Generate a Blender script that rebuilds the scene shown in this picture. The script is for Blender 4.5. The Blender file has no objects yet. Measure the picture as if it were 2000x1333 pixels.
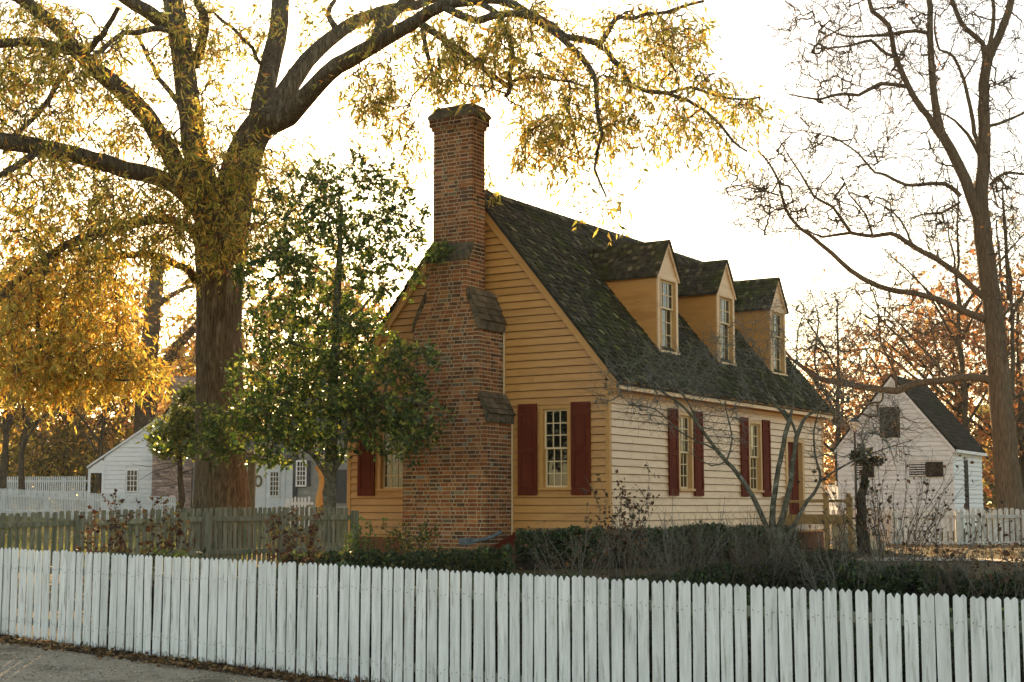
import bpy, math, random
import numpy as np
from mathutils import Vector, Matrix
random.seed(7); RNG = np.random.default_rng(7)
R = math.radians
SC = bpy.context.scene
COL = SC.collection

# ------------------------------------------------------------------ camera
FPX, YH, EYE = 2900.0, 988.0, 1.63              # focal length in px of a 2000 px wide frame, horizon row, eye height
PITCH = math.atan((YH - 666.5) / FPX)
cam_data = bpy.data.cameras.new('camera'); cam = bpy.data.objects.new('camera', cam_data); COL.objects.link(cam)
cam.location = (0, 0, EYE); cam.rotation_euler = (math.pi / 2 + PITCH, 0, 0)
cam_data.sensor_width = 36; cam_data.lens = 36 * FPX / 2000; cam_data.clip_end = 3000
SC.camera = cam
SC.render.resolution_x, SC.render.resolution_y = 1024, 682

def ray(x, y):
    a, b = x - 1000, 666.5 - y
    return np.array([a, FPX * math.cos(PITCH) - b * math.sin(PITCH), FPX * math.sin(PITCH) + b * math.cos(PITCH)])
def at(x, y, Y):
    """the place at distance Y ahead that the survey photograph sights at x, y"""
    r = ray(x, y); return np.array([0, 0, EYE]) + r * (Y / r[1])
def atz(x, y, z):
    r = ray(x, y); return np.array([0, 0, EYE]) + r * ((z - EYE) / r[2])
def proj(P):
    P = np.asarray(P, float); X, Y, Z = P[..., 0], P[..., 1], P[..., 2] - EYE
    d = Y * math.cos(PITCH) + Z * math.sin(PITCH); u = -Y * math.sin(PITCH) + Z * math.cos(PITCH)
    return 1000 + FPX * X / d, 666.5 - FPX * u / d

# ------------------------------------------------------------------ light
sd = ray(640, 122); sd = sd / np.linalg.norm(sd)
SUN_EL = math.asin(sd[2]); SUN_AZ = math.atan2(sd[0], sd[1])
world = bpy.data.worlds.new('World'); SC.world = world; world.use_nodes = True
nt = world.node_tree; bg = nt.nodes['Background']
sky = nt.nodes.new('ShaderNodeTexSky'); sky.sky_type = 'NISHITA'; sky.sun_disc = False
sky.sun_elevation = SUN_EL; sky.sun_rotation = SUN_AZ
sky.air_density = 1.0; sky.dust_density = .6; sky.ozone_density = 1.0
nt.links.new(sky.outputs[0], bg.inputs[0]); bg.inputs[1].default_value = 0.13
sl = bpy.data.lights.new('sun', 'SUN'); sl.energy = 4.6; sl.angle = R(0.5); sl.color = (1.0, 0.78, 0.5)
so = bpy.data.objects.new('sun', sl); COL.objects.link(so)
so.rotation_mode = 'QUATERNION'; so.rotation_quaternion = Vector(sd).to_track_quat('Z', 'Y')
vs = SC.view_settings; vs.view_transform = 'Standard'; vs.look = 'None'; vs.gamma = 1; vs.use_curve_mapping = False
vs.exposure = 1.47
vs.use_white_balance = True; vs.white_balance_temperature = 8700; vs.white_balance_tint = 13
cy = SC.cycles
cy.max_bounces = 7; cy.diffuse_bounces = 3; cy.glossy_bounces = 3; cy.transmission_bounces = 4; cy.sample_clamp_indirect = 6
cy.use_denoising = True

HAZE = .00012
# ------------------------------------------------------------------ materials
def lin(r, g, b):
    f = lambda c: (c / 255 / 12.92) if c <= 10 else ((c / 255 + .055) / 1.055) ** 2.4
    return (f(r), f(g), f(b), 1)
MATS = {}
def mat(name, c1, c2=None, c3=None, scale=4, stretch=(1, 1, 1), detail=6, rough=.75, bump=.25, bscale=None, bdist=.01,
        spec=.3, vary=.0, tint=None, lo=.35, hi=.65, trans=None, c3amt=.5, c3scale=None, hue=0.0, coord='Object', sheen=0):
    if name in MATS: return MATS[name]
    m = bpy.data.materials.new(name); m.use_nodes = True; t = m.node_tree; N, L = t.nodes, t.links
    b = N['Principled BSDF']; b.inputs['Roughness'].default_value = rough; b.inputs['Specular IOR Level'].default_value = spec
    tc = N.new('ShaderNodeTexCoord'); mp = N.new('ShaderNodeMapping'); mp.inputs['Scale'].default_value = stretch
    oi = N.new('ShaderNodeObjectInfo'); add = N.new('ShaderNodeVectorMath'); add.operation = 'ADD'
    mul = N.new('ShaderNodeMath'); mul.operation = 'MULTIPLY'; mul.inputs[1].default_value = 37.0
    L.new(oi.outputs['Random'], mul.inputs[0]); L.new(tc.outputs[coord], add.inputs[0]); L.new(mul.outputs[0], add.inputs[1])
    L.new(add.outputs[0], mp.inputs[0])
    n1 = N.new('ShaderNodeTexNoise'); n1.inputs['Scale'].default_value = scale; n1.inputs['Detail'].default_value = detail
    n1.inputs['Roughness'].default_value = .6; L.new(mp.outputs[0], n1.inputs[0])
    rp = N.new('ShaderNodeValToRGB'); rp.color_ramp.elements[0].position = lo; rp.color_ramp.elements[1].position = hi
    rp.color_ramp.elements[0].color = c1; rp.color_ramp.elements[1].color = c2 or c1; L.new(n1.outputs[0], rp.inputs[0])
    out = rp.outputs[0]
    def mix(kind, fac, a, bb):
        x = N.new('ShaderNodeMix'); x.data_type = 'RGBA'; x.blend_type = kind
        if isinstance(fac, (int, float)): x.inputs[0].default_value = fac
        else: L.new(fac, x.inputs[0])
        L.new(a, x.inputs[6])
        if isinstance(bb, tuple): x.inputs[7].default_value = bb
        else: L.new(bb, x.inputs[7])
        return x.outputs[2]
    if c3:
        n3 = N.new('ShaderNodeTexNoise'); n3.inputs['Scale'].default_value = c3scale or scale * .35; n3.inputs['Detail'].default_value = 8
        n3.inputs['Roughness'].default_value = .7; L.new(mp.outputs[0], n3.inputs[0])
        r3 = N.new('ShaderNodeValToRGB'); r3.color_ramp.elements[0].position = 1 - c3amt - .06; r3.color_ramp.elements[1].position = 1 - c3amt + .06
        L.new(n3.outputs[0], r3.inputs[0]); out = mix('MIX', r3.outputs[0], out, c3)
    if tint:
        a = N.new('ShaderNodeAttribute'); a.attribute_name = 'tint'
        out = mix('MULTIPLY', 1.0, out, a.outputs['Color']) if tint == 'mul' else mix('MIX', .999, out, a.outputs['Color'])
    if vary or hue:
        h = N.new('ShaderNodeHueSaturation'); mr = N.new('ShaderNodeMapRange'); mr.inputs[3].default_value = 1 - vary; mr.inputs[4].default_value = 1 + vary
        L.new(oi.outputs['Random'], mr.inputs[0]); L.new(mr.outputs[0], h.inputs['Value']); L.new(out, h.inputs['Color']); out = h.outputs[0]
    L.new(out, b.inputs['Base Color'])
    if bump:
        nb = N.new('ShaderNodeTexNoise'); nb.inputs['Scale'].default_value = bscale or scale * 3; nb.inputs['Detail'].default_value = 8
        L.new(mp.outputs[0], nb.inputs[0]); bp = N.new('ShaderNodeBump'); bp.inputs['Strength'].default_value = bump; bp.inputs['Distance'].default_value = bdist
        L.new(nb.outputs[0], bp.inputs['Height']); L.new(bp.outputs[0], b.inputs['Normal'])
    if trans:
        tr = N.new('ShaderNodeBsdfTranslucent'); ms = N.new('ShaderNodeMixShader'); ms.inputs[0].default_value = trans
        L.new(out, tr.inputs[0]); L.new(b.outputs[0], ms.inputs[1]); L.new(tr.outputs[0], ms.inputs[2])
        L.new(ms.outputs[0], N['Material Output'].inputs[0])
    MATS[name] = m; return m

M_PICKET = mat('white_picket_paint', (.60, .61, .575, 1), (.82, .82, .79, 1), (.36, .36, .30, 1), scale=7, stretch=(3.2, 3.2, .28), rough=.75, bump=.6, bscale=40, bdist=.005, vary=.07, c3amt=.385, c3scale=8)
def base_dirt(m):
    """splash dirt and peeled paint in the lowest hand's breadth of every board"""
    t = m.node_tree; N, L = t.nodes, t.links; b = N['Principled BSDF']; src = b.inputs['Base Color'].links[0].from_socket
    tc = N.new('ShaderNodeTexCoord'); sp = N.new('ShaderNodeSeparateXYZ'); L.new(tc.outputs['Generated'], sp.inputs[0])
    oi = N.new('ShaderNodeObjectInfo'); mu = N.new('ShaderNodeVectorMath'); mu.operation = 'MULTIPLY_ADD'; mu.inputs[1].default_value = (1, 1, .5)
    L.new(tc.outputs['Object'], mu.inputs[0]); L.new(oi.outputs['Random'], mu.inputs[2])
    n = N.new('ShaderNodeTexNoise'); n.inputs['Scale'].default_value = 45; n.inputs['Detail'].default_value = 6; L.new(mu.outputs[0], n.inputs[0])
    a = N.new('ShaderNodeMath'); a.operation = 'MULTIPLY_ADD'; a.inputs[1].default_value = -3.4; a.inputs[2].default_value = .44; L.new(sp.outputs[2], a.inputs[0])
    c = N.new('ShaderNodeMath'); c.operation = 'ADD'; L.new(a.outputs[0], c.inputs[0]); L.new(n.outputs[0], c.inputs[1])
    rp = N.new('ShaderNodeValToRGB'); rp.color_ramp.elements[0].position = .78; rp.color_ramp.elements[1].position = .98; L.new(c.outputs[0], rp.inputs[0])
    x = N.new('ShaderNodeMix'); x.data_type = 'RGBA'; L.new(rp.outputs[0], x.inputs[0]); L.new(src, x.inputs[6]); x.inputs[7].default_value = (.16, .14, .10, 1); L.new(x.outputs[2], b.inputs['Base Color'])
    # flakes and knots anywhere on the board
    n2 = N.new('ShaderNodeTexNoise'); n2.inputs['Scale'].default_value = 16; n2.inputs['Detail'].default_value = 10; n2.inputs['Roughness'].default_value = .75; L.new(mu.outputs[0], n2.inputs[0])
    r2 = N.new('ShaderNodeValToRGB'); r2.color_ramp.elements[0].position = .66; r2.color_ramp.elements[1].position = .71; L.new(n2.outputs[0], r2.inputs[0])
    y = N.new('ShaderNodeMix'); y.data_type = 'RGBA'; L.new(r2.outputs[0], y.inputs[0]); L.new(x.outputs[2], y.inputs[6]); y.inputs[7].default_value = (.22, .20, .16, 1); L.new(y.outputs[2], b.inputs['Base Color'])
base_dirt(M_PICKET)
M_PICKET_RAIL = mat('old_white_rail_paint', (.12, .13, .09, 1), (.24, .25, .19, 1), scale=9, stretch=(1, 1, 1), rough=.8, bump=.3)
M_GREENFENCE = mat('algae_covered_wood', (.125, .11, .07, 1), (.24, .22, .15, 1), (.095, .11, .06, 1), scale=9, stretch=(3, 3, .4), rough=.85, bump=.4, vary=.18, c3amt=.42)
M_RFENCE = mat('faded_white_paint_on_wood', (.42, .42, .38, 1), (.62, .61, .56, 1), (.27, .27, .22, 1), scale=6, stretch=(3, 3, .4), rough=.8, bump=.3, vary=.12, c3amt=.4)
M_FARFENCE = mat('far_white_fence_paint', (.55, .56, .54, 1), (.68, .69, .66, 1), scale=4, rough=.8, bump=0, vary=.05)
M_OCHRE = mat('ochre_house_paint', (.50, .222, .060, 1), (.57, .265, .075, 1), (.44, .185, .048, 1), scale=5, stretch=(.5, .5, 3), rough=.42, bump=.15, bscale=60, bdist=.003, vary=.05, spec=.5, c3amt=.42)
M_TRIM = mat('ochre_trim_paint', (.49, .22, .058, 1), (.56, .26, .072, 1), scale=5, rough=.45, bump=.1, bdist=.003, spec=.45)
M_OCHRE_SKYLIT = mat('skylit_ochre_paint', (.66, .405, .215, 1), (.73, .465, .26, 1), (.57, .33, .165, 1), scale=5, stretch=(.5, .5, 3), rough=.42, bump=.15, bscale=60, bdist=.003, vary=.05, spec=.5, c3amt=.42)  # the gable ochre made paler: sky light on right-facing walls put into the colour
M_SASH = mat('cream_sash_paint', (.66, .47, .26, 1), (.74, .54, .31, 1), scale=8, rough=.5, bump=.05)
M_RED = mat('dark_red_shutter_paint', (.115, .020, .009, 1), (.15, .027, .012, 1), (.09, .016, .008, 1), scale=6, stretch=(1, 1, .3), rough=.75, bump=.15, bdist=.003, vary=.05, spec=.12, c3amt=.4)
M_BRICK = mat('old_brick', (.8, .8, .8, 1), (1.15, 1.1, 1.05, 1), (.42, .42, .36, 1), scale=14, rough=.9, bump=.6, bscale=60, bdist=.006, tint='mul', c3amt=.38, c3scale=5, spec=.15)
M_MORTAR = mat('lime_mortar', (.40, .29, .18, 1), (.54, .41, .27, 1), (.20, .16, .10, 1), scale=8, rough=.95, bump=.6, bscale=70, bdist=.006, c3amt=.36, c3scale=1.4, spec=.1)
M_CAPSTONE = mat('lichen_covered_brick', (.065, .055, .035, 1), (.19, .13, .08, 1), (.04, .042, .025, 1), scale=10, rough=.95, bump=.7, bscale=30, bdist=.02, c3amt=.45, c3scale=6)
M_SHINGLE = mat('mossy_shingle', (.026, .022, .016, 1), (.07, .06, .045, 1), (.045, .050, .018, 1), scale=9, rough=.95, bump=.6, bscale=40, bdist=.01, tint='mul', c3amt=.46, c3scale=.9, spec=.15)
M_ROOFBASE = mat('dark_roof_deck', (.02, .02, .016, 1), (.04, .038, .03, 1), scale=6, rough=.95, bump=.4)
M_GLASSBACK = mat('dark_room_behind_glass', (.01, .01, .008, 1), (.05, .04, .02, 1), scale=1.6, rough=.9, bump=0, lo=.45, hi=.7)
M_BARK = mat('oak_bark', (.045, .034, .022, 1), (.15, .12, .08, 1), (.22, .19, .13, 1), scale=9, stretch=(3, 3, .45), rough=.95, bump=1.0, bscale=12, bdist=.05, c3amt=.4, c3scale=3, spec=.1)
M_BARK2 = mat('grey_brown_bark', (.08, .056, .036, 1), (.17, .125, .08, 1), scale=8, stretch=(3, 3, .4), rough=.95, bump=.9, bscale=12, bdist=.03, spec=.1)
M_LICHENBARK = mat('lichen_spotted_bark', (.06, .052, .036, 1), (.15, .135, .095, 1), (.30, .31, .24, 1), scale=12, rough=.9, bump=.6, bscale=30, bdist=.01, c3amt=.38, c3scale=10, spec=.1)
M_FARBARK = mat('far_tree_bark', (.05, .04, .028, 1), (.10, .08, .055, 1), scale=5, rough=.95, bump=0, spec=.1)
M_DARKBARK = mat('dark_rotten_bark', (.022, .018, .012, 1), (.06, .047, .03, 1), scale=9, rough=.95, bump=1, bdist=.03, spec=.1)
M_LEAF = mat('translucent_leaf', (1, 1, 1, 1), tint='set', rough=.5, bump=0, trans=.6, spec=.4)
M_HOLLY = mat('glossy_holly_leaf', (1, 1, 1, 1), tint='set', rough=.38, bump=0, trans=.5, spec=.5)
M_BOX = mat('boxwood_leaf', (1, 1, 1, 1), tint='set', rough=.5, bump=0, trans=.38, spec=.4)
M_DEAD = mat('dead_leaf', (1, 1, 1, 1), tint='set', rough=.7, bump=0, trans=.2, spec=.2)
M_TWIG = mat('bare_twig', (.06, .042, .028, 1), (.12, .088, .06, 1), scale=10, rough=.9, bump=0)
M_GREYTWIG = mat('grey_bare_stem', (.12, .105, .08, 1), (.22, .20, .155, 1), scale=10, rough=.9, bump=0)
M_WHITE = mat('white_clapboard_paint', (.68, .66, .63, 1), (.78, .76, .73, 1), (.55, .52, .48, 1), scale=5, stretch=(.5, .5, 3), rough=.55, bump=.1, vary=.04, c3amt=.38)
M_WHITE2 = mat('cool_white_paint', (.72, .71, .68, 1), (.80, .79, .76, 1), scale=5, rough=.6, bump=.05, vary=.04)
M_GREY = mat('grey_green_paint', (.20, .20, .17, 1), (.27, .27, .235, 1), scale=5, rough=.6, bump=.05, vary=.04)
M_DKGREY = mat('dark_slate_paint', (.035, .042, .042, 1), (.055, .06, .06, 1), scale=5, rough=.6, bump=.05)
M_BROWN = mat('dark_brown_board', (.018, .012, .007, 1), (.038, .026, .015, 1), scale=6, stretch=(1, 1, .3), rough=.75, bump=.3)
M_BLACKROOF = mat('near_black_shingle', (.012, .013, .014, 1), (.035, .036, .036, 1), scale=7, rough=.85, bump=.5, vary=.25)
M_LEAD = mat('blue_grey_lead', (.09, .11, .115, 1), (.17, .20, .20, 1), scale=8, rough=.55, bump=.2)
M_POST = mat('olive_post_paint', (.09, .085, .05, 1), (.15, .14, .09, 1), scale=6, rough=.7, bump=.2)
M_IRON = mat('black_iron', (.015, .015, .015, 1), rough=.5, bump=0, spec=.5)
M_GRAVEL = mat('gravel_road', (.31, .235, .155, 1), (.50, .395, .275, 1), (.21, .16, .10, 1), scale=38, rough=.95, bump=.8, bscale=60, bdist=.015, c3amt=.45, c3scale=1.2, coord='Object', spec=.1)
M_GROUND = mat('grass_and_leaf_litter', (.055, .06, .02, 1), (.12, .10, .035, 1), (.16, .095, .045, 1), scale=3, rough=.95, bump=.8, bscale=25, bdist=.04, c3amt=.5, c3scale=1.2, spec=.1)
M_DIRT = mat('damp_leafy_dirt', (.035, .025, .015, 1), (.10, .07, .042, 1), scale=18, rough=.95, bump=.8, bscale=50, bdist=.02, spec=.1)
M_PATH = mat('pale_sandy_path', (.42, .33, .23, 1), (.55, .45, .33, 1), scale=14, rough=.95, bump=.3)
M_PEBBLE = mat('pebble', (.9, .9, .9, 1), tint='mul', rough=.9, bump=0, spec=.15)
def glass(name, base, ior=1.6):
    m = mat(name, base, rough=.03, bump=.12, bscale=2.2, bdist=.012, scale=2, spec=.5)
    m.node_tree.nodes['Principled BSDF'].inputs['IOR'].default_value = ior; return m
M_GLASS = glass('old_wavy_window_glass', (.012, .011, .007, 1), 1.7)
M_GLASS2 = glass('far_window_glass', (.015, .014, .010, 1), 1.3)
M_LAMPGLASS = mat('frosted_lantern_glass', (.75, .72, .66, 1), rough=.3, bump=0, trans=.4)

# ------------------------------------------------------------------ mesh helpers
def tag(o, label=None, cat=None, group=None, kind=None):
    if label: o['label'] = label
    if cat: o['category'] = cat
    if group: o['group'] = group
    if kind: o['kind'] = kind
    return o
def thing(name, label, cat, loc=(0, 0, 0), rz=0, group=None):
    o = bpy.data.objects.new(name, None); COL.objects.link(o); o.location = loc; o.rotation_euler = (0, 0, rz); o.empty_display_size = .3
    return tag(o, label, cat, group)
def link(name, me, m=None, parent=None, loc=None, rot=None):
    o = bpy.data.objects.new(name, me); COL.objects.link(o)
    if m and not me.materials: me.materials.append(m)
    if parent: o.parent = parent
    if loc is not None: o.location = loc
    if rot is not None: o.rotation_euler = rot
    return o
def npmesh(name, V, F, tint=None, smooth=False):
    """V (n,3), F (m,k) all of one k"""
    V = np.ascontiguousarray(V, np.float32); F = np.ascontiguousarray(F, np.int32); me = bpy.data.meshes.new(name)
    me.vertices.add(len(V)); me.vertices.foreach_set('co', V.ravel())
    k = F.shape[1]; me.loops.add(F.size); me.loops.foreach_set('vertex_index', F.ravel())
    me.polygons.add(len(F)); me.polygons.foreach_set('loop_start', np.arange(0, F.size, k, dtype=np.int32))
    if smooth: me.polygons.foreach_set('use_smooth', np.ones(len(F), bool))
    if tint is not None:
        a = me.color_attributes.new('tint', 'FLOAT_COLOR', 'POINT'); c = np.ones((len(V), 4), np.float32); c[:, :3] = tint; a.data.foreach_set('color', c.ravel())
    me.update(calc_edges=True); me.validate(); return me
class MB:
    def __init__(s): s.v = []; s.f = []; s.t = []; s.tint = (1, 1, 1)
    def add(s, vs_, fs_):
        n = len(s.v); s.v += [tuple(p) for p in vs_]; s.f += [tuple(i + n for i in f) for f in fs_]; s.t += [s.tint] * len(vs_)
    def box(s, x0, x1, y0, y1, z0, z1):
        s.add([(x0, y0, z0), (x1, y0, z0), (x1, y1, z0), (x0, y1, z0), (x0, y0, z1), (x1, y0, z1), (x1, y1, z1), (x0, y1, z1)],
              [(0, 3, 2, 1), (4, 5, 6, 7), (0, 1, 5, 4), (1, 2, 6, 5), (2, 3, 7, 6), (3, 0, 4, 7)])
    def prism(s, poly, axis, a0, a1):
        """poly: 2D outline; axis 'x' -> (a, p, q), 'y' -> (p, a, q), 'z' -> (p, q, a)"""
        put = {'x': lambda p, a: (a, p[0], p[1]), 'y': lambda p, a: (p[0], a, p[1]), 'z': lambda p, a: (p[0], p[1], a)}[axis]
        n = len(poly); s.add([put(p, a0) for p in poly] + [put(p, a1) for p in poly],
            [tuple(range(n)), tuple(range(2 * n - 1, n - 1, -1))] + [(i, n + i, n + (i + 1) % n, (i + 1) % n) for i in range(n)])
    def hexa(s, p):   # eight corners: bottom 4, top 4
        s.add(p, [(0, 3, 2, 1), (4, 5, 6, 7), (0, 1, 5, 4), (1, 2, 6, 5), (2, 3, 7, 6), (3, 0, 4, 7)])
    def beam(s, a, b, w, h, up=(0, 0, 1)):
        a, b = Vector(a), Vector(b); d = (b - a).normalized(); r = d.cross(Vector(up)).normalized(); u = r.cross(d)
        q = [p + r * i * w / 2 + u * j * h / 2 for p in (a, b) for i, j in ((-1, -1), (1, -1), (1, 1), (-1, 1))]
        s.add(q, [(0, 1, 2, 3), (7, 6, 5, 4), (0, 4, 5, 1), (1, 5, 6, 2), (2, 6, 7, 3), (3, 7, 4, 0)])
    def mesh(s, name, smooth=False, fix=True):
        me = bpy.data.meshes.new(name); me.from_pydata(s.v, [], s.f)
        a = me.color_attributes.new('tint', 'FLOAT_COLOR', 'POINT')
        a.data.foreach_set('color', np.array([(*t, 1) for t in s.t], np.float32).ravel())
        if fix:
            import bmesh
            bm = bmesh.new(); bm.from_mesh(me); bmesh.ops.recalc_face_normals(bm, faces=bm.faces); bm.to_mesh(me); bm.free()
        if smooth: me.polygons.foreach_set('use_smooth', np.ones(len(me.polygons), bool))
        return me
    def build(s, name, m, parent=None, loc=None, rot=None, smooth=False): return link(name, s.mesh(name, smooth), m, parent, loc, rot)
def box1(name, m, parent, *b):
    k = MB(); k.box(*b); return k.build(name, m, parent)

# ------------------------------------------------------------------ tubes, leaves, trees
def tubes(polys, sides, flute=0):
    """polys: list of (pts (n,3), radii (n)); grouped by length, one numpy pass per group"""
    VV, FF, base = [], [], 0; groups = {}
    for P, r in polys: groups.setdefault(len(P), []).append((P, r))
    for n, L in groups.items():
        P = np.array([a for a, _ in L]); r = np.array([b for _, b in L]); m = len(L)
        T = np.gradient(P, axis=1); T /= np.linalg.norm(T, axis=2, keepdims=True) + 1e-9
        ref = np.array([.12, 1, .07]); A = np.cross(T, ref); nn = np.linalg.norm(A, axis=2, keepdims=True)
        A = np.where(nn < .05, np.array([1., 0, 0]), A / (nn + 1e-9)); B = np.cross(T, A)
        th = np.arange(sides) * 2 * math.pi / sides
        rad = r[:, :, None, None]
        if flute:
            q = RNG.normal(size=(m, n, sides)); 
            for _ in range(4): q[:, 1:] = q[:, 1:] * .35 + q[:, :-1] * .65
            q = np.cumsum(q, 1); q /= np.abs(q).max(axis=(1, 2), keepdims=True) + 1e-6; q2 = np.sin(th * 5)[None, None] * .35; rad = rad * (1 + flute * (q * .8 + q2 * .4))[..., None]
        ring = P[:, :, None, :] + rad * (A[:, :, None, :] * np.cos(th)[None, None, :, None] + B[:, :, None, :] * np.sin(th)[None, None, :, None])
        VV.append(ring.reshape(-1, 3))
        i = np.arange(m)[:, None, None] * n * sides + np.arange(n - 1)[None, :, None] * sides; j = np.arange(sides)[None, None, :]; j2 = (j + 1) % sides
        F = np.stack([i + j, i + j2, i + sides + j2, i + sides + j], -1).reshape(-1, 4) + base
        FF.append(F); base += m * n * sides
    return np.concatenate(VV), np.concatenate(FF)
def smooth_line(P, r, step):
    P = np.array(P, float); r = np.array(r, float)
    if len(P) < 3:
        k = max(2, int(np.linalg.norm(P[-1] - P[0]) / step) + 1); t = np.linspace(0, 1, k)[:, None]
        return P[0] + (P[-1] - P[0]) * t, r[0] + (r[-1] - r[0]) * t[:, 0]
    Q = np.vstack([2 * P[0] - P[1], P, 2 * P[-1] - P[-2]]); out, ro = [], []
    for i in range(len(P) - 1):
        p0, p1, p2, p3 = Q[i:i + 4]; k = max(2, int(np.linalg.norm(p2 - p1) / step)); t = np.linspace(0, 1, k, endpoint=False)[:, None]
        out.append(.5 * (2 * p1 + (p2 - p0) * t + (2 * p0 - 5 * p1 + 4 * p2 - p3) * t ** 2 + (3 * p1 - p0 - 3 * p2 + p3) * t ** 3))
        ro.append(r[i] + (r[i + 1] - r[i]) * t[:, 0])
    return np.vstack(out + [P[-1:]]), np.concatenate(ro + [r[-1:]])
def leaves_mesh(name, P, D, size, width, cols, rng, flat=.0):
    """lance-shaped leaves at P pointing along D, folded a little along the midrib"""
    n = len(P); D = D / (np.linalg.norm(D, axis=1, keepdims=True) + 1e-9)
    W = np.cross(D, rng.normal(size=(n, 3))); W /= np.linalg.norm(W, axis=1, keepdims=True) + 1e-9; U = np.cross(D, W)
    s = size * rng.lognormal(-.05, .3, (n, 1)); w = s * width * rng.uniform(.8, 1.2, (n, 1)) / 2
    mid = P + D * s * .45 + U * s * .04; V = np.stack([P, mid + W * w + U * w * .3, P + D * s + U * s * rng.uniform(-.15, .15, (n, 1)), mid - W * w + U * w * .3], 1).reshape(-1, 3)
    F = np.arange(n * 4).reshape(n, 4)
    return npmesh(name, V, F, np.repeat(cols, 4, axis=0))
def pick_cols(pal, wts, n, rng, jit=.18):
    pal = np.array(pal); i = rng.choice(len(pal), n, p=np.array(wts) / sum(wts)); c = pal[i] * rng.lognormal(0, jit, (n, 1)) * rng.uniform(.9, 1.1, (n, 3))
    return np.clip(c, .002, .95)
class Tree:
    def __init__(s, seed): s.rng = np.random.default_rng(seed); s.big = []; s.thin = []; s.sk = np.zeros((0, 3)); s.skr = np.zeros(0); s.tips = []
    def limb(s, pts, r0, r1, step=.35, wob=.03, dense=None):
        """pts: world points; radii in metres"""
        r = np.linspace(r0, r1, len(pts)) if dense is None else dense
        P, rr = smooth_line(pts, r, step); w = s.rng.normal(size=P.shape) * wob; w[0] = 0; P = P + w * np.minimum(1, rr / .05)[:, None]
        s.big.append((P, rr)); s.sk = np.vstack([s.sk, P]); s.skr = np.concatenate([s.skr, rr]); return P
    def grow(s, targets, rt, droop=.12, n=6, r_in=2.2, wig=.1, up=0, maxr=.3, pw=.42):
        """join every target to the nearest wood by a bowed twig; a twig is as thick as what it carries"""
        T = np.asarray(targets, float)
        d0 = np.array([np.min(np.sum((s.sk - t) ** 2, 1)) for t in T]); T = T[np.argsort(d0)]
        cap = len(s.sk) + len(T) * (n - 1); SK = np.zeros((cap, 3)); SR = np.zeros(cap); own = np.full(cap, -1); k = len(s.sk); SK[:k] = s.sk; SR[:k] = s.skr; out, par, at_ = [], [], []
        tt = np.linspace(0, 1, n)[:, None]
        for t in T:
            d = np.sum((SK[:k] - t) ** 2, 1); i = int(np.argmin(d)); a = SK[i]; L = math.sqrt(d[i])
            if L < 1e-3: continue
            P = a + (t - a) * tt + s.rng.normal(size=(n, 3)) * wig * L * (tt * (1 - tt) * 2.2)
            P[:, 2] += (L * (up + droop) * 4 * (tt * (1 - tt)))[:, 0]; par.append(own[i]); at_.append(SR[i] if own[i] < 0 else 9); out.append(P)
            SK[k:k + n - 1] = P[1:]; own[k:k + n - 1] = len(out) - 1; k += n - 1
        desc = np.zeros(len(out))
        for q in range(len(out) - 1, -1, -1):
            if par[q] >= 0: desc[par[q]] += 1 + desc[q]
        for q, P in enumerate(out):
            r0 = min(rt * (1.4 + desc[q]) ** pw, at_[q] * .8, maxr); r1 = min(r0 * .9, rt * (1 + desc[q] * .45) ** pw); s.thin.append((P, np.linspace(r0, max(r1, rt * .8), n)))
        s.sk, s.skr = SK[:k], np.where(own[:k] < 0, SR[:k], rt); return np.array(out)
    def sprigs(s, base, dirs, L, k, r, droop, n=4, spread=1.0):
        """k side twigs from every base point; returns (m,n,3)"""
        m = len(base); B = np.repeat(base, k, 0); D = np.repeat(dirs, k, 0)
        D = D / (np.linalg.norm(D, axis=1, keepdims=True) + 1e-9) + s.rng.normal(size=(m * k, 3)) * spread; D /= np.linalg.norm(D, axis=1, keepdims=True) + 1e-9
        ln = L * s.rng.uniform(.5, 1.25, (m * k, 1)); t = np.linspace(0, 1, n)
        P = B[:, None] + D[:, None] * (ln * t)[:, :, None]; P[:, :, 2] -= (ln * droop * t ** 1.7); P[:, 1:] += s.rng.normal(size=(m * k, n - 1, 3)) * ln[:, :, None] * .035
        rr = np.linspace(r, r * .45, n)
        s.thin += [(p, rr) for p in P]; return P
    def leafpoints(s, P, per, start=.2):
        m, n, _ = P.shape; i = np.repeat(np.arange(m), per); t = s.rng.uniform(start, 1, len(i)) * (n - 1); a = np.minimum(t.astype(int), n - 2); f = (t - a)[:, None]
        pos = P[i, a] * (1 - f) + P[i, a + 1] * f; return pos, P[i, a + 1] - P[i, a]
    def build(s, name, label, cat, base, trunk_mat, twig_mat, group=None, sides=10, tsides=3, flute=0):
        s.root = thing(name, label, cat, tuple(base), 0, group); b = np.array(base)
        V, F = tubes(s.big, sides, flute); link('trunk', npmesh('trunk', V - b, F, smooth=True), trunk_mat, s.root)
        if s.thin:
            V, F = tubes(s.thin, tsides); link('branches', npmesh('branches', V - b, F, smooth=True), twig_mat, s.root)
        s.b = b; return s.root
    def crown(s, P, D, size, width, cols, m, name='crown'):
        return link(name, leaves_mesh(name, P - s.b, D, size, width, cols, s.rng), m, s.root)
def blobs(rng, spec):
    """spec rows: x, y, rx, ry, depth, depth spread, count -> world points inside soft ellipses"""
    out = []
    for x, y, rx, ry, Y, dY, c in spec:
        a = rng.uniform(0, 2 * math.pi, c); q = np.sqrt(rng.uniform(0, 1, c)); px, py = x + rx * q * np.cos(a), y + ry * q * np.sin(a); yy = Y + dY * rng.uniform(-1, 1, c)
        out += [at(i, j, k) for i, j, k in zip(px, py, yy)]
    return np.array(out)
def pxl(rows, Y=None): return [at(*r) if len(r) == 3 else at(r[0], r[1], Y) for r in rows]

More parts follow.
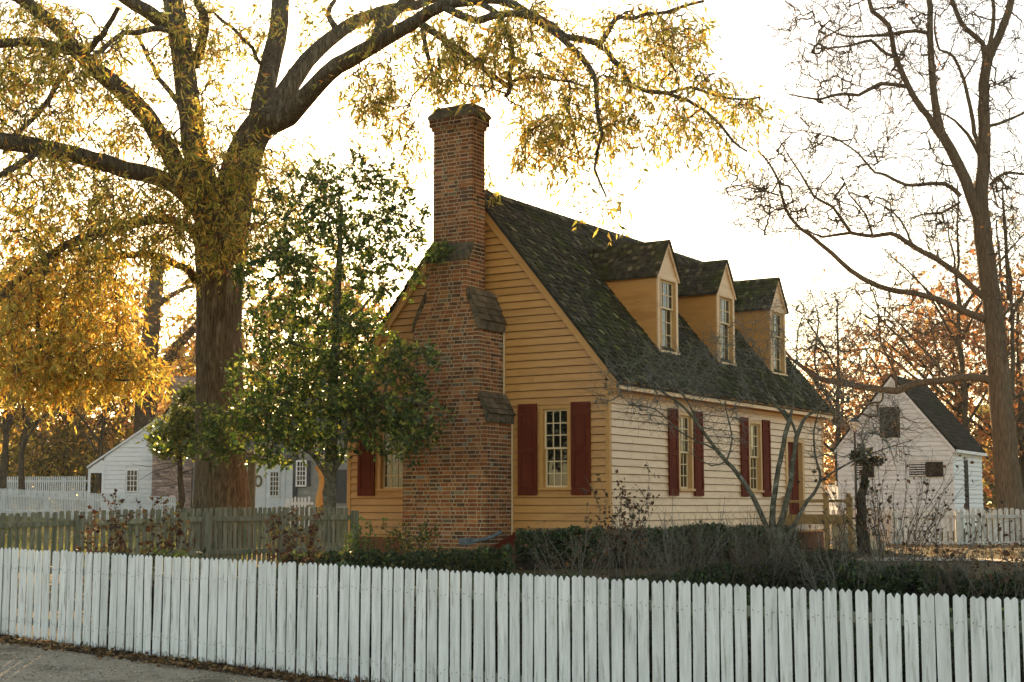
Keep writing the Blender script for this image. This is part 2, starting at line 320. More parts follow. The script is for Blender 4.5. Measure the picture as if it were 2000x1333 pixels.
# ------------------------------------------------------------------ the lie of the land
T0, T1 = at(0, 1070, 17.7), at(2000, 1168, 11.78)                            # the top line of the front fence
P0, P1 = T0[:2], T1[:2]
FD = (P1 - P0) / np.linalg.norm(P1 - P0); FN = np.array([-FD[1], FD[0]])     # along the front fence; FN points to the garden behind it
if FN[1] < 0: FN = -FN
def ftop(s): return T0[2] + (T1[2] - T0[2]) * s / np.linalg.norm(P1 - P0)
_s7 = np.linalg.norm(at(700, 1333, 15.06)[:2] - P0)
def fground(s): return .083 - (.083 + .15) * np.clip(s, -30, 60) / _s7 * 1.0
def sstep(a, b, x): t = np.clip((x - a) / (b - a), 0, 1); return t * t * (3 - 2 * t)
def ground(x, y):
    q = (x - P0[0]) * FN[0] + (y - P0[1]) * FN[1]
    s_ = (x - P0[0]) * FD[0] + (y - P0[1]) * FD[1]
    h = fground(s_) * (1 - sstep(.9, 11, q)) + .58 * sstep(.9, 12, q) + .75 * sstep(38, 64, y) * sstep(14, -8, x) + .45 * sstep(43, 58, y) * sstep(0, 14, x)
    return h + .9 * sstep(80, 300, y)
def build_ground():
    xs = np.concatenate([np.linspace(-700, -60, 12, endpoint=False), np.linspace(-60, 60, 161), np.linspace(64, 700, 12)])
    ys = np.concatenate([np.linspace(-300, -20, 8, endpoint=False), np.linspace(-20, 90, 180), np.linspace(96, 1200, 18)])
    X, Y = np.meshgrid(xs, ys); q = (X - P0[0]) * FN[0] + (Y - P0[1]) * FN[1]
    Z = ground(X, Y) + np.where(q > .4, RNG.normal(size=X.shape) * .012, 0)
    V = np.stack([X, Y, Z], -1).reshape(-1, 3); nx, ny = len(xs), len(ys); i = (np.arange(ny - 1)[:, None] * nx + np.arange(nx - 1)[None]).ravel()
    o = link('ground', npmesh('ground', V, np.stack([i, i + 1, i + nx + 1, i + nx], 1), smooth=True), M_GROUND); tag(o, kind='structure')
build_ground()
def fpt(s, q, z=0): p = P0 + FD * s + FN * q; return (p[0], p[1], float(fground(s)) + z)
def strip(name, q0, q1, s0, s1, z, m, kind='structure'):
    n = 60; V = []
    for i in range(n + 1):
        s = s0 + (s1 - s0) * i / n
        a = q1 + (.05 * math.sin(s * 3.1) + .04 * math.sin(s * 7.7) + .03 * math.sin(s * 17)) * (1 if name == 'fence_verge' else 0)
        V += [fpt(s, a, z), fpt(s, q0, z)]
    F = np.array([(2 * i, 2 * i + 1, 2 * i + 3, 2 * i + 2) for i in range(n)]); o = link(name, npmesh(name, np.array(V), F[:, ::-1]), m); return tag(o, kind=kind)
strip('gravel_road', .02, -9, -29, 59, .016, M_GRAVEL)
strip('fence_verge', .30, -.30, -29, 59, .020, M_DIRT)
# loose stones and fallen leaves on the visible corner of the road
def pebbles():
    n = 16000; s = RNG.uniform(-1, 9, n); q = -RNG.uniform(.25, 7, n); r = RNG.uniform(.004, .013, n)[:, None]
    c = np.stack([P0[0] + FD[0] * s + FN[0] * q, P0[1] + FD[1] * s + FN[1] * q, fground(s) + .018], 1)
    o8 = np.array([(1, 0, 0), (0, 1, 0), (-1, 0, 0), (0, -1, 0), (0, 0, .75), (0, 0, -.6)]); F8 = np.array([(0, 1, 4), (1, 2, 4), (2, 3, 4), (3, 0, 4), (1, 0, 5), (2, 1, 5), (3, 2, 5), (0, 3, 5)])
    V = (c[:, None] + o8[None] * r[:, :, None] * RNG.uniform(.6, 1.4, (n, 6, 1))).reshape(-1, 3); F = (F8[None] + np.arange(n)[:, None, None] * 6).reshape(-1, 3)
    t = pick_cols([(.42, .34, .25), (.28, .22, .15), (.56, .48, .37), (.17, .13, .09)], [4, 4, 2, 2], n, RNG, .2)
    tag(link('loose_gravel', npmesh('loose_gravel', V, F, np.repeat(t, 6, 0)), M_PEBBLE), 'loose pale gravel scattered over the road in front of the picket fence', 'gravel', kind='stuff')
pebbles()
def litter(name, label, s0, s1, q0, q1, n, pal, size=.07, conc=True):
    s = RNG.uniform(s0, s1, n); q = (q0 + (q1 - q0) * (RNG.beta(2, 5, n) if conc else RNG.uniform(0, 1, n))); x, y = P0[0] + FD[0] * s + FN[0] * q, P0[1] + FD[1] * s + FN[1] * q
    z = ground(x, y) + .02 + RNG.uniform(.008, .04, n); D = RNG.normal(size=(n, 3)) * (1, 1, .25)
    me = leaves_mesh(name, np.stack([x, y, z], 1), D, size, .42, pick_cols(pal, [1] * len(pal), n, RNG, .3), RNG)
    tag(link(name, me, M_DEAD), label, 'leaves', kind='stuff')
BR = [(.12, .06, .025), (.22, .12, .05), (.07, .035, .015), (.30, .19, .09)]
litter('fallen_leaves', 'brown fallen leaves drifted along the foot of the white picket fence', -1, 16, -.02, -.75, 4200, BR, .06)
litter('leaf_litter', 'brown leaf litter lying on the garden ground behind the front fence', -6, 34, .3, 30, 16000, [(.09, .045, .02), (.16, .085, .035), (.06, .03, .014), (.2, .12, .05)], .09, False)

# ------------------------------------------------------------------ the front fence
FZ = math.atan2(FD[1], FD[0])
fence = thing('picket_fence', 'long white twin-pointed picket fence running across the front along the gravel road', 'fence', (P0[0], P0[1], 0), FZ)
PITCHP = .133; WP = .109
for i in range(-10, 128):
    x = i * PITCHP; w = WP * random.uniform(.95, 1.04); z0 = float(fground(x)) + random.uniform(.03, .055); h = float(ftop(x)) + random.gauss(0, .005); pk = random.uniform(.022, .03)
    a = w / 2; m_ = random.uniform(-.006, .006); nd = pk * random.uniform(.8, 1.5)
    if random.random() < .12: nd = pk * 2.1
    top = [(a, h - pk), (a * .9, h - pk * .62), (a * .55, h), (a * .42, h - .003), (m_, h - nd), (-a * .42, h - .004), (-a * .55, h + random.uniform(-.004, .004)), (-a * .9, h - pk * .6), (-a, h - pk)]
    e = lambda: random.uniform(-.0022, .0022)
    poly = [(-a, z0), (a, z0 + random.uniform(-.006, .006)), (a + e(), z0 + .3), (a + e(), z0 + .62)] + top + [(-a + e(), z0 + .7), (-a + e(), z0 + .35)]
    k = MB(); k.prism(poly, 'y', -.0055, .0055)
    o = k.build('picket', M_PICKET, fence, (x + random.uniform(-.004, .004), random.uniform(-.003, .003), 0), (random.uniform(-.007, .007), random.gauss(0, .0038), random.uniform(-.02, .02)))
nails = MB()
for i in range(-10, 128):
    for zz in (float(ftop(i * PITCHP)) - .23, float(fground(i * PITCHP)) + .24):
        for dx in (-.026, .026):
            x = i * PITCHP + dx + random.uniform(-.006, .006); z = zz + random.uniform(-.02, .02); nails.box(x - .0035, x + .0035, -.0095, -.0045, z - .0035, z + .0035)
tag(nails.build('nail_heads', M_IRON, fence), kind='stuff')
for f_ in (lambda x: float(ftop(x)) - .23, lambda x: float(fground(x)) + .24):
    xa, xb_ = -10 * PITCHP - .1, 128 * PITCHP; k = MB(); k.beam((xa, .034, f_(xa)), (xb_, .034, f_(xb_)), .038, .085); k.build('rail', M_PICKET_RAIL, fence)
for i in range(-1, 9):
    xx = -.02 + i * 2.0
    box1('post', M_PICKET_RAIL, fence, xx - .05, xx + .05, .0565, .155, float(fground(xx)) - .1, float(ftop(xx)) - .12)

# ------------------------------------------------------------------ the ochre house (local axes: x along the gable, y along the side wall)
C0 = at(1190, 988, 28.0); HZ = R(-32)
house = thing('clapboard_house', 'ochre clapboard house with brick end chimney, dark red shutters and three dormers', 'house', (C0[0], C0[1], 0), HZ)
W, LEN, ZB = 6.17, 11.35, 1.04
XM = -W / 2; SL = 1.208; ZR = 8.03                       # ridge height; z of the roof surface over x: ZR - SL*|x-XM|
def rz(x): return ZR - SL * abs(x - XM)
def hpart(name, m, *b, parent=None): return box1(name, m, parent or house, *b)
# inner shell (plaster and framing behind the boards)
k = MB(); k.box(-W + .36, -.36, .36, LEN - .36, .55, 3.7)
k.prism([(-W + .36, 3.702), (-.36, 3.702), (-.36, rz(-.36) - .5), (XM, ZR - .5), (-W + .36, rz(-W + .36) - .5)], 'y', .36, LEN - .36)
k.build('wall_framing', M_MORTAR, house)
# windows: (x0,x1,z0,z1) of the casing
GW = [(-1.49, -.80, 1.928, 3.556), (-5.40, -4.68, 1.928, 3.556)]
SW = [(2.93, 3.62, 1.928, 3.556), (6.57, 7.32, 1.928, 3.556)]
SDOOR = (8.80, 9.98, 1.336, 3.26)
def cut(a, b, zl, zh, holes, joints=True):
    segs = [(a, b)]
    for x0, x1, z0, z1 in holes:
        if zh > z0 + .004 and zl < z1 - .004:
            ns = []
            for p, q in segs:
                if x1 <= p or x0 >= q: ns.append((p, q)); continue
                if x0 > p: ns.append((p, x0))
                if x1 < q: ns.append((x1, q))
            segs = ns
    out = []
    for p, q in segs:
        if q - p > 2.6 and joints:
            c = p + (q - p) * random.uniform(.25, .75); out += [(p, c - .002), (c + .002, q)]
        else: out.append((p, q))
    return [s_ for s_ in out if s_[1] - s_[0] > .02]
EXPO = .148
def clap(face, a, b, z, holes, m, parent, ztop=None, zcut=None):
    """one course of beaded boards; face 'g' on the gable (y<0 outward), 's' on the side (x>0 outward)"""
    zt = z + EXPO - .002; z0_ = z; z = z + .010
    for p, q in cut(a, b, z0_, z0_ + EXPO, holes):
        j = random.uniform(-.002, .002); j2 = random.uniform(-.0015, .0015)
        if face == 'g':
            if zcut: pu, qu = max(p, zcut(zt)[0]), min(q, zcut(zt)[1]); pl_, ql = p, q
            else: pu, qu, pl_, ql = p, q, p, q
            if qu - pu < .02: pu = qu = (pl_ + ql) / 2; pu -= .01; qu += .01
            v = [(pl_, -.034 + j, z + j2), (ql, -.034 - j, z - j2), (ql, .01, z + .03), (pl_, .01, z + .03), (pu, -.006, zt), (qu, -.006, zt), (qu, .01, zt), (pu, .01, zt)]
        else:
            v = [(.034 + j, p, z + j2), (.034 - j, q, z - j2), (-.01, q, z + .03), (-.01, p, z + .03), (.006, p, zt), (.006, q, zt), (-.01, q, zt), (-.01, p, zt)]
        kk = MB(); kk.hexa(v); kk.build('clapboard', m, parent)
gwall = thing('gable_wall', None, None); gwall.parent = house; swall = thing('side_wall', None, None); swall.parent = house
nrow = int((ZR - ZB) / EXPO)
for i in range(nrow):
    z = ZB + i * EXPO
    lim = lambda zz: (max(-W + .055, XM - (ZR - .14 - zz) / SL), min(-.055, XM + (ZR - .14 - zz) / SL))
    a, b = lim(z)
    if b - a < .1: break
    clap('g', a, b, z, GW, M_OCHRE, gwall, zcut=lim)
for i in range(int((3.72 - ZB) / EXPO)):
    clap('s', .055, LEN - .055, ZB + i * EXPO, SW + [SDOOR], M_OCHRE_SKYLIT, swall)
# corner boards, sill board, foundation
for x0, x1, y0, y1, zt in ((-.052, .034, -.034, .052, 3.80), (-W - .034, -W + .052, -.034, .052, 3.80), (-.052, .034, LEN - .052, LEN + .034, 3.80)):
    hpart('corner_board', M_TRIM, x0, x1, y0, y1, ZB - .05, zt)
k = MB(); k.box(-W + .06, -.06, -.022, .012, ZB - .05, ZB - .002); k.build('sill_board', M_TRIM, house)
k = MB(); k.box(-.012, .022, .06, LEN - .06, ZB - .05, ZB - .002); k.build('sill_board', M_TRIM, house)
k = MB(); k.tint = (.2, .09, .05); k.box(-W, 0, 0, LEN, .2, ZB - .052); k.build('foundation', M_BRICK, house)
# rear and left wall boards seen only from beside: one plain cladding each
k = MB(); k.box(-W - .02, -W + .02, .06, LEN - .06, ZB, 3.75); k.build('rear_cladding', M_OCHRE, house)
k = MB(); k.prism([(-W + .06, ZB), (-.06, ZB), (-.06, 3.8), (XM, ZR - .16), (-W + .06, 3.8)], 'y', LEN - .02, LEN + .015); k.build('end_cladding', M_OCHRE, house)
# cornice on the side wall
OV = .30; EZ = ZR - SL * (OV - XM)         # height of the roof surface at the eave edge
for sgn, tag_ in ((1, 'r'), (-1, 'l')):
    X = lambda x: x if sgn > 0 else -W - x
    def cbox(name, m, x0, x1, y0, y1, z0, z1): hpart(name, m, min(X(x0), X(x1)), max(X(x0), X(x1)), y0, y1, z0, z1)
    cbox('fascia', M_OCHRE_SKYLIT if sgn > 0 else M_TRIM, .245, .275, -.10, LEN + .1, EZ - .13, EZ + .0)
    cbox('crown_moulding', M_TRIM, .2752, .30, -.11, LEN + .11, EZ - .035, EZ + .012)
    cbox('soffit', M_TRIM, .0, .2448, -.10, LEN + .1, EZ - .128, EZ - .10)
    cbox('bed_moulding', M_TRIM, .0, .075, -.06, LEN + .04, EZ - .215, EZ - .13)
    cbox('frieze_board', M_OCHRE_SKYLIT if sgn > 0 else M_TRIM, .0, .036, .06, LEN - .06, 3.70, EZ - .2155)
# rake boards and eave end boards on the near gable
for sgn in (1, -1):
    k = MB(); top, bot = ZR - .055, .17
    xe = W / 2 + .26
    P = lambda dx, dz: (XM + sgn * dx, top - SL * dx + dz)
    k.prism([P(0, 0), P(xe, 0), P(xe, -.15), P(xe - .05, -.21), P(0, -.24)], 'y', -.075, -.045); k.build('rake_board', M_TRIM, house)
    k = MB(); k.prism([P(0, .002), P(xe, .002), P(xe, -.04), P(0, -.05)], 'y', -.10, -.0752); k.build('rake_moulding', M_TRIM, house)
    k = MB(); k.prism([P(0, 0), P(xe, 0), P(xe, -.15), P(0, -.24)], 'y', LEN + .03, LEN + .06); k.build('rake_board', M_TRIM, house)
    k = MB(); xs = XM + sgn * (W / 2); k.box(min(xs, xs + sgn * .25), max(xs, xs + sgn * .25), -.072, -.042, EZ - .20, EZ + .03); k.build('eave_end_board', M_TRIM, house)
# roof deck
roof = thing('roof', None, None); roof.parent = house
k = MB(); xe = W / 2 + OV; th = .055
k.prism([(XM - xe, ZR - SL * xe - .002), (XM, ZR - .002), (XM + xe, ZR - SL * xe - .002), (XM + xe, ZR - SL * xe - th), (XM, ZR - th - .002), (XM - xe, ZR - SL * xe - th)], 'y', -.115, LEN + .13)
k.build('roof_deck', M_ROOFBASE, roof)
cs, sn = 1 / math.sqrt(1 + SL * SL), SL / math.sqrt(1 + SL * SL)
def shingle_corners(sgn, y, w, a, ln, lift, thick, curve=.0):
    """a: distance down the slope from the ridge to the butt"""
    def pt(yy, d, up): return (XM + sgn * (d * cs + up * sn), yy, ZR - d * sn + up * cs)
    j = random.uniform(-.03, .03); top = max(.0, a - ln)
    return [pt(y, a + j, lift), pt(y + w, a + j * .3, lift), pt(y + w, top, .002), pt(y, top, .002), pt(y, a + j, lift + thick), pt(y + w, a + j * .3, lift + thick), pt(y + w, top, .010), pt(y, top, .010)]
slope_len = (W / 2 + OV) / cs
DORM = [3.50, 6.51, 9.66]; DW = .96      # dormer centres along the side wall, width
near, rest = [], MB()
def shade():
    g = random.lognormvariate(0, .24); r_ = random.random()
    if r_ < .10: return (2.6 * g, 2.5 * g, 2.2 * g)
    if r_ < .3: return (1.0 * g, 1.05 * g, .6 * g)
    return (g, g * .98, g * .92)
ncourse = 40; ex = slope_len / ncourse
for c in range(1, ncourse + 1):
    a = c * ex + .01
    for sgn in (1, -1):
        y = -.13 - random.uniform(0, .08)
        while y < LEN + .12:
            w = random.uniform(.055, .125) if sgn > 0 else .35
            yy0, yy1 = max(y, -.135), min(y + w - .006, LEN + .145)
            xw = XM + sgn * a * cs; hid = False
            if sgn > 0 and yy1 > yy0 + .02:
                for dc in DORM:
                    # skip what lies under a dormer
                    if abs((yy0 + yy1) / 2 - dc) < DW / 2 - .05 and -1.9 < xw < -.50: hid = True
            if not hid and yy1 - yy0 > .02:
                q = shingle_corners(sgn, yy0, yy1 - yy0, a, ex * 1.6, random.uniform(.008, .03), random.uniform(.010, .024))
                if sgn > 0 and yy0 < 7 and c > 4: near.append((q, shade(), (yy0, c)))
                else: rest.tint = shade(); rest.hexa(q)
            y += w
random.shuffle(near); near.sort(key=lambda n: -((n[0][1][1] - n[0][0][1]) / (28 + n[2][0] * .85)))
for q, t_, _ in near[:295]:
    k = MB(); k.tint = t_; k.hexa(q); k.build('shingle', M_SHINGLE, roof)
for q, t_, _ in near[295:]: rest.tint = t_; rest.hexa(q)
tag(rest.build('shingle_courses', M_SHINGLE, roof), kind='stuff')
k = MB()
y = -.13
while y < LEN + .1:
    k.tint = shade(); w = random.uniform(.25, .4)
    for sgn in (1, -1):
        k.hexa([(XM - sgn * .005, y, ZR + .035), (XM + sgn * .11, y, ZR + .035 - .11 * SL), (XM + sgn * .11, y + w, ZR + .03 - .11 * SL), (XM - sgn * .005, y + w, ZR + .03),
                (XM - sgn * .005, y, ZR + .062), (XM + sgn * .125, y, ZR + .055 - .11 * SL), (XM + sgn * .125, y + w, ZR + .05 - .11 * SL), (XM - sgn * .005, y + w, ZR + .055)])
    y += w - .02
k.build('ridge_cap', M_SHINGLE, roof)

def sash_window(parent, face, a0, a1, z0, z1, out, cols=3, rows=(3, 3), name='window', cas=.075, sill=True, flip=1):
    """a sash window standing in a wall; face 'g' gable, 's' side; out = the wall plane"""
    win = thing(name, None, None); win.parent = parent
    def B(nm, m, p0, p1, d0, d1, q0, q1):
        kk = MB()
        if face == 'g': kk.box(p0, p1, out - d1, out - d0, q0, q1)
        else: kk.box(out + d0, out + d1, p0, p1, q0, q1)
        return kk.build(nm, m, win)
    tm = M_TRIM if face == 'g' else M_SASHTRIM
    B('casing', tm, a0, a0 + cas, -.10, .045, z0, z1); B('casing', tm, a1 - cas, a1, -.10, .045, z0, z1)
    B('casing', tm, a0 + cas, a1 - cas, -.10, .045, z1 - cas, z1)
    if sill: B('sill', tm, a0 - .02, a1 + .02, -.10, .075, z0, z0 + .05)
    zi0, zi1 = z0 + .05, z1 - cas; x0, x1 = a0 + cas, a1 - cas; zm = zi0 + (zi1 - zi0) * rows[1] / (rows[0] + rows[1])
    B('interior', M_GLASSBACK, x0, x1, -.30, -.28, zi0, zi1)
    for (s0, s1, nr, dd) in ((zi0, zm + .02, rows[1], -.055), (zm - .02, zi1, rows[0], -.02)):
        kk = MB(); fr = .038
        def b2(p0, p1, d0, d1, q0, q1):
            if face == 'g': kk.box(p0, p1, out - d1, out - d0, q0, q1)
            else: kk.box(out + d0, out + d1, p0, p1, q0, q1)
        b2(x0 + .002, x0 + fr, dd - .03, dd, s0, s1); b2(x1 - fr, x1 - .002, dd - .03, dd, s0, s1); b2(x0 + fr, x1 - fr, dd - .03, dd, s0, s0 + fr); b2(x0 + fr, x1 - fr, dd - .03, dd, s1 - fr, s1)
        for i in range(1, cols): xx = x0 + fr + (x1 - x0 - 2 * fr) * i / cols; b2(xx - .010, xx + .010, dd - .028, dd - .004, s0 + fr, s1 - fr)
        for i in range(1, nr): zz = s0 + fr + (s1 - s0 - 2 * fr) * i / nr; b2(x0 + fr, x1 - fr, dd - .027, dd - .005, zz - .010, zz + .010)
        kk.build('sash', M_SASH, win)
        for i in range(cols):
            for j in range(nr):
                p0, p1 = x0 + fr + (x1 - x0 - 2 * fr) * i / cols, x0 + fr + (x1 - x0 - 2 * fr) * (i + 1) / cols
                q0, q1 = s0 + fr + (s1 - s0 - 2 * fr) * j / nr, s0 + fr + (s1 - s0 - 2 * fr) * (j + 1) / nr
                o = B('pane', M_GLASS, p0 + .006, p1 - .006, dd - .020, dd - .016, q0 + .006, q1 - .006)
    return win
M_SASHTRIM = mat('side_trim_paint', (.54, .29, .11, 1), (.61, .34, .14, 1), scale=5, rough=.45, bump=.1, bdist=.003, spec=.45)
for a0, a1, z0, z1 in GW: sash_window(house, 'g', a0, a1, z0, z1, -.006)
for a0, a1, z0, z1 in SW: sash_window(house, 's', a0, a1, z0, z1, .006)
def shutter(face, a0, a1, z0=1.83, z1=3.60, hinge_left=True):
    sh = thing('shutter', None, None); sh.parent = house
    def B(nm, p0, p1, d0, d1, q0, q1, kk=None):
        kk2 = kk or MB()
        if face == 'g': kk2.box(p0, p1, -d1, -d0, q0, q1)
        else: kk2.box(d0, d1, p0, p1, q0, q1)
        if kk is None: return kk2.build(nm, M_RED, sh)
    st = .075
    B('stile', a0, a0 + st, .034, .066, z0, z1); B('stile', a1 - st, a1, .034, .066, z0, z1)
    H = z1 - z0
    for q0, q1 in ((z0, z0 + .13), (z0 + H * .46, z0 + H * .46 + .10), (z1 - .24, z1 - .17), (z1 - .07, z1)): B('cross_rail', a0 + st, a1 - st, .034, .065, q0, q1)
    for q0, q1 in ((z0 + .13, z0 + H * .46), (z0 + H * .46 + .10, z1 - .24), (z1 - .17, z1 - .07)):
        B('panel', a0 + st, a1 - st, .034, .048, q0, q1); B('raised_field', a0 + st + .03, a1 - st - .03, .0482, .058, q0 + .03, q1 - .03)
    kk = MB()
    for zz in (z0 + .25, z1 - .45):
        e = a1 - .03 if hinge_left else a0 + .03
        if face == 'g': kk.box(e - .02, e + .02, -.074, -.0665, zz - .09, zz + .09)
        else: kk.box(.0665, .074, e - .02, e + .02, zz - .09, zz + .09)
    kk.build('hinge', M_RED, sh)
for a, b in ((-1.98, -1.55), (-.79, -.37), (-5.91, -5.48), (-4.66, -4.24)): shutter('g', a, b)
for a, b in ((2.47, 2.89), (3.67, 4.10), (6.12, 6.53), (7.37, 7.81)): shutter('s', a, b)
# side door
door = thing('door', None, None); door.parent = house
def DB(nm, m, p0, p1, d0, d1, q0, q1): kk = MB(); kk.box(d0, d1, p0, p1, q0, q1); kk.build(nm, m, door)
DB('casing', M_SASHTRIM, 8.80, 8.92, -.12, .05, 1.336, 3.26); DB('casing', M_SASHTRIM, 9.86, 9.98, -.12, .05, 1.336, 3.26); DB('casing', M_SASHTRIM, 8.92, 9.86, -.12, .05, 3.15, 3.26)
DB('door_leaf', M_RED, 8.93, 9.85, -.10, -.06, 1.34, 3.15)
for y0, y1 in ((9.02, 9.36), (9.43, 9.77)):
    for z0, z1 in ((1.55, 2.15), (2.28, 2.75), (2.85, 3.05)): DB('panel', M_RED, y0, y1, -.0598, -.045, z0, z1)
DB('knob', M_IRON, 9.74, 9.79, -.06, .0, 2.18, 2.23)

# dormers
DX = -.47
for n_, dc in enumerate(DORM):
    d = thing('dormer', None, None); d.parent = house
    y0, y1 = dc - DW / 2, dc + DW / 2; ze = 6.46; zp = 7.22; xb = lambda z: XM + (ZR - z) / SL
    zf = rz(DX) - .02
    for yy0, yy1 in ((y0, y0 + .04), (y1 - .04, y1)):     # cheeks
        k = MB(); k.prism([(DX - .001, zf - .06), (DX - .001, ze), (xb(ze) - .1, ze), (xb(ze) - .1, ze - .16)], 'y', yy0, yy1); k.build('cheek', M_OCHRE, d)
        k = MB(); a_ = min(yy0, yy1); s_ = -1 if yy0 == y0 else 1
        e = yy0 if s_ < 0 else yy1
        k.box(xb(ze) - .1, DX + .03, e - .03 if s_ < 0 else e, e if s_ < 0 else e + .03, ze - .06, ze - .002); k.build('eave_board', M_TRIM, d)
    # front framing and pediment
    for yy0, yy1 in ((y0 - .002, y0 + .10), (y1 - .10, y1 + .002)): k = MB(); k.box(DX, DX + .035, yy0, yy1, zf + .02, ze - .06); k.build('casing', M_OCHRE_SKYLIT, d)
    k = MB(); k.box(DX, DX + .036, y0 - .003, y1 + .003, ze - .0598, ze + .03); k.build('head_board', M_OCHRE_SKYLIT, d)
    k = MB(); k.box(DX - .02, DX + .07, y0 - .02, y1 + .02, zf - .04, zf + .0199); k.build('sill', M_OCHRE_SKYLIT, d)
    k = MB(); k.prism([(y0, ze + .0302), (y1, ze + .0302), (dc, zp - .02)], 'x', DX - .02, DX + .02); k.build('pediment', M_OCHRE_SKYLIT, d)
    ps = (zp - ze) / (DW / 2 + .06)
    for sg in (1, -1):
        k = MB(); k.prism([(dc, zp + .01), (dc + sg * (DW / 2 + .08), ze - .07), (dc + sg * (DW / 2 + .01), ze - .07), (dc, zp - .12)], 'x', DX + .021, DX + .062); k.build('rake_board', M_OCHRE_SKYLIT, d)
        # dormer roof: deck plus shingle courses
        k = MB(); e_ = DW / 2 + .10; pr = lambda q, up: (dc + sg * q, zp + up - (zp - ze + .07) / e_ * q)
        k.prism([pr(0, .03), pr(e_, .03), pr(e_, .0), pr(0, .0)], 'x', XM + .55, DX + .075); k.build('roof_deck', M_ROOFBASE, d)
        sh = MB(); nn = 10; sl_ = (zp - ze + .07) / e_
        for r_ in range(1, nn + 1):
            x = DX + .10
            while x > XM + .5:
                w = random.uniform(.06, .12); sh.tint = shade(); b_ = e_ * r_ / nn + .01; t_ = max(0, b_ - e_ / nn * 1.6); j = random.uniform(-.008, .008)
                P_ = lambda xx, q, up: (xx, dc + sg * q, zp + up - sl_ * q)
                sh.hexa([P_(x, b_ + j, .04), P_(x - w + .006, b_ + j, .04), P_(x - w + .006, t_, .032), P_(x, t_, .032), P_(x, b_ + j, .066), P_(x - w + .006, b_ + j, .062), P_(x - w + .006, t_, .04), P_(x, t_, .04)]); x -= w
        tag(sh.build('shingle_courses', M_SHINGLE, d), kind='stuff')
    win = sash_window(d, 's', y0 + .10, y1 - .10, zf + .02, ze - .06, DX, rows=(2, 3), cas=.03, sill=False)
    k = MB(); k.box(DX - .5, DX - .45, y0 + .04, y1 - .04, zf - .2, ze); k.build('inner_wall', M_GLASSBACK, d)

# chimney: mortar core with separate bricks
chim = thing('chimney', None, None); chim.parent = house
BH, BL, J = .058, .205, .018
bricks = []     # (corner box, tint, front?, visible score)
BRP = [((.36, .125, .045), 5), ((.29, .09, .035), 5), ((.43, .17, .065), 3), ((.22, .085, .042), 4), ((.15, .075, .042), 2.2), ((.24, .17, .10), .7), ((.46, .20, .10), 1)]
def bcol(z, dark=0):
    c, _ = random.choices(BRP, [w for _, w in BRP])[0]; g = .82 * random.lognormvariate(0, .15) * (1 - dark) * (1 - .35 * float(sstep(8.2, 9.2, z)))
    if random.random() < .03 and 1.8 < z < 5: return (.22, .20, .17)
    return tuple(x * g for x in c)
def masonry(x0, x1, y0, y1, z0, z1, faces='flr', flemish=True, dark=0):
    """bricks standing proud of the core on the front (y0), right (x1) and left (x0) faces"""
    core.box(x0 + .005, x1 - .005, y0 + .005, y1, z0, z1)
    n = max(1, round((z1 - z0) / (BH + J))); h = (z1 - z0) / n
    for r in range(n):
        z = z0 + r * h; hb = h - J
        def run(a, b, put, start):
            p = a; i = start
            while p < b - .03:
                l = (BL if (i % 2 == 0 or not flemish) else .10) * random.uniform(.93, 1.06)
                if r % 2 and p == a: l *= .5
                if b - (p + l) < .07: l = b - p
                q0, q1 = p + J / 2, p + l - J / 2
                if q1 - q0 > .02: put(q0, q1)
                p += l; i += 1
        pr = lambda: random.uniform(-.002, .004)
        w_ = lambda: random.uniform(-.004, .004)
        def jit(x0_, x1_, y0_, y1_, z0_, z1_): return [(x0_, y0_, z0_ + w_()), (x1_, y0_, z0_ + w_()), (x1_, y1_, z0_), (x0_, y1_, z0_), (x0_, y0_, z1_ + w_()), (x1_, y0_, z1_ + w_()), (x1_, y1_, z1_), (x0_, y1_, z1_)]
        run(x0, x1, lambda a, b: bricks.append((jit(a if a > x0 + .01 else x0, b if b < x1 - .01 else x1, y0 - pr(), y0 + .05, z + J / 2, z + J / 2 + hb), bcol(z, dark), (b - a) * hb, z)), r % 2)
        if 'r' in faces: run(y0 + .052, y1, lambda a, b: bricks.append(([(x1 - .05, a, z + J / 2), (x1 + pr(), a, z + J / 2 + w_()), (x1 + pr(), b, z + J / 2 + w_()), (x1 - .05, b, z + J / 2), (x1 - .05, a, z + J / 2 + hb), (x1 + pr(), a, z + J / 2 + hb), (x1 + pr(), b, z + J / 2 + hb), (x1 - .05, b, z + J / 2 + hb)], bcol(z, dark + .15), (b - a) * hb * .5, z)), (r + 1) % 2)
        if 'l' in faces: run(y0 + .052, y1, lambda a, b: bricks.append(([(x0 - pr(), a, z + J / 2), (x0 + .05, a, z + J / 2), (x0 + .05, b, z + J / 2), (x0 - pr(), b, z + J / 2), (x0 - pr(), a, z + J / 2 + hb), (x0 + .05, a, z + J / 2 + hb), (x0 + .05, b, z + J / 2 + hb), (x0 - pr(), b, z + J / 2 + hb)], bcol(z), 0, z)), (r + 1) % 2)
core = MB(); YF = -.95
masonry(-4.09, -2.14, YF, -.02, .45, 3.30)
masonry(-4.02, -2.20, YF, -.02, 3.30, 3.46); masonry(-3.96, -2.27, YF, -.02, 3.46, 3.62)
masonry(-3.86, -2.33, YF, -.02, 3.62, 5.12)
for i in range(7): masonry(-3.82 + i * .04, -2.37 - i * .035, YF, -.02, 5.12 + i * .078, 5.12 + (i + 1) * .078)
masonry(-3.56, -2.61, YF, -.28, 5.666, 6.46)
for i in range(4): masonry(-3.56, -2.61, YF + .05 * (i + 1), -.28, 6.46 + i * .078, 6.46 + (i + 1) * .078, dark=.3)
masonry(-3.54, -2.61, -.75, -.28, 6.772, 9.10)
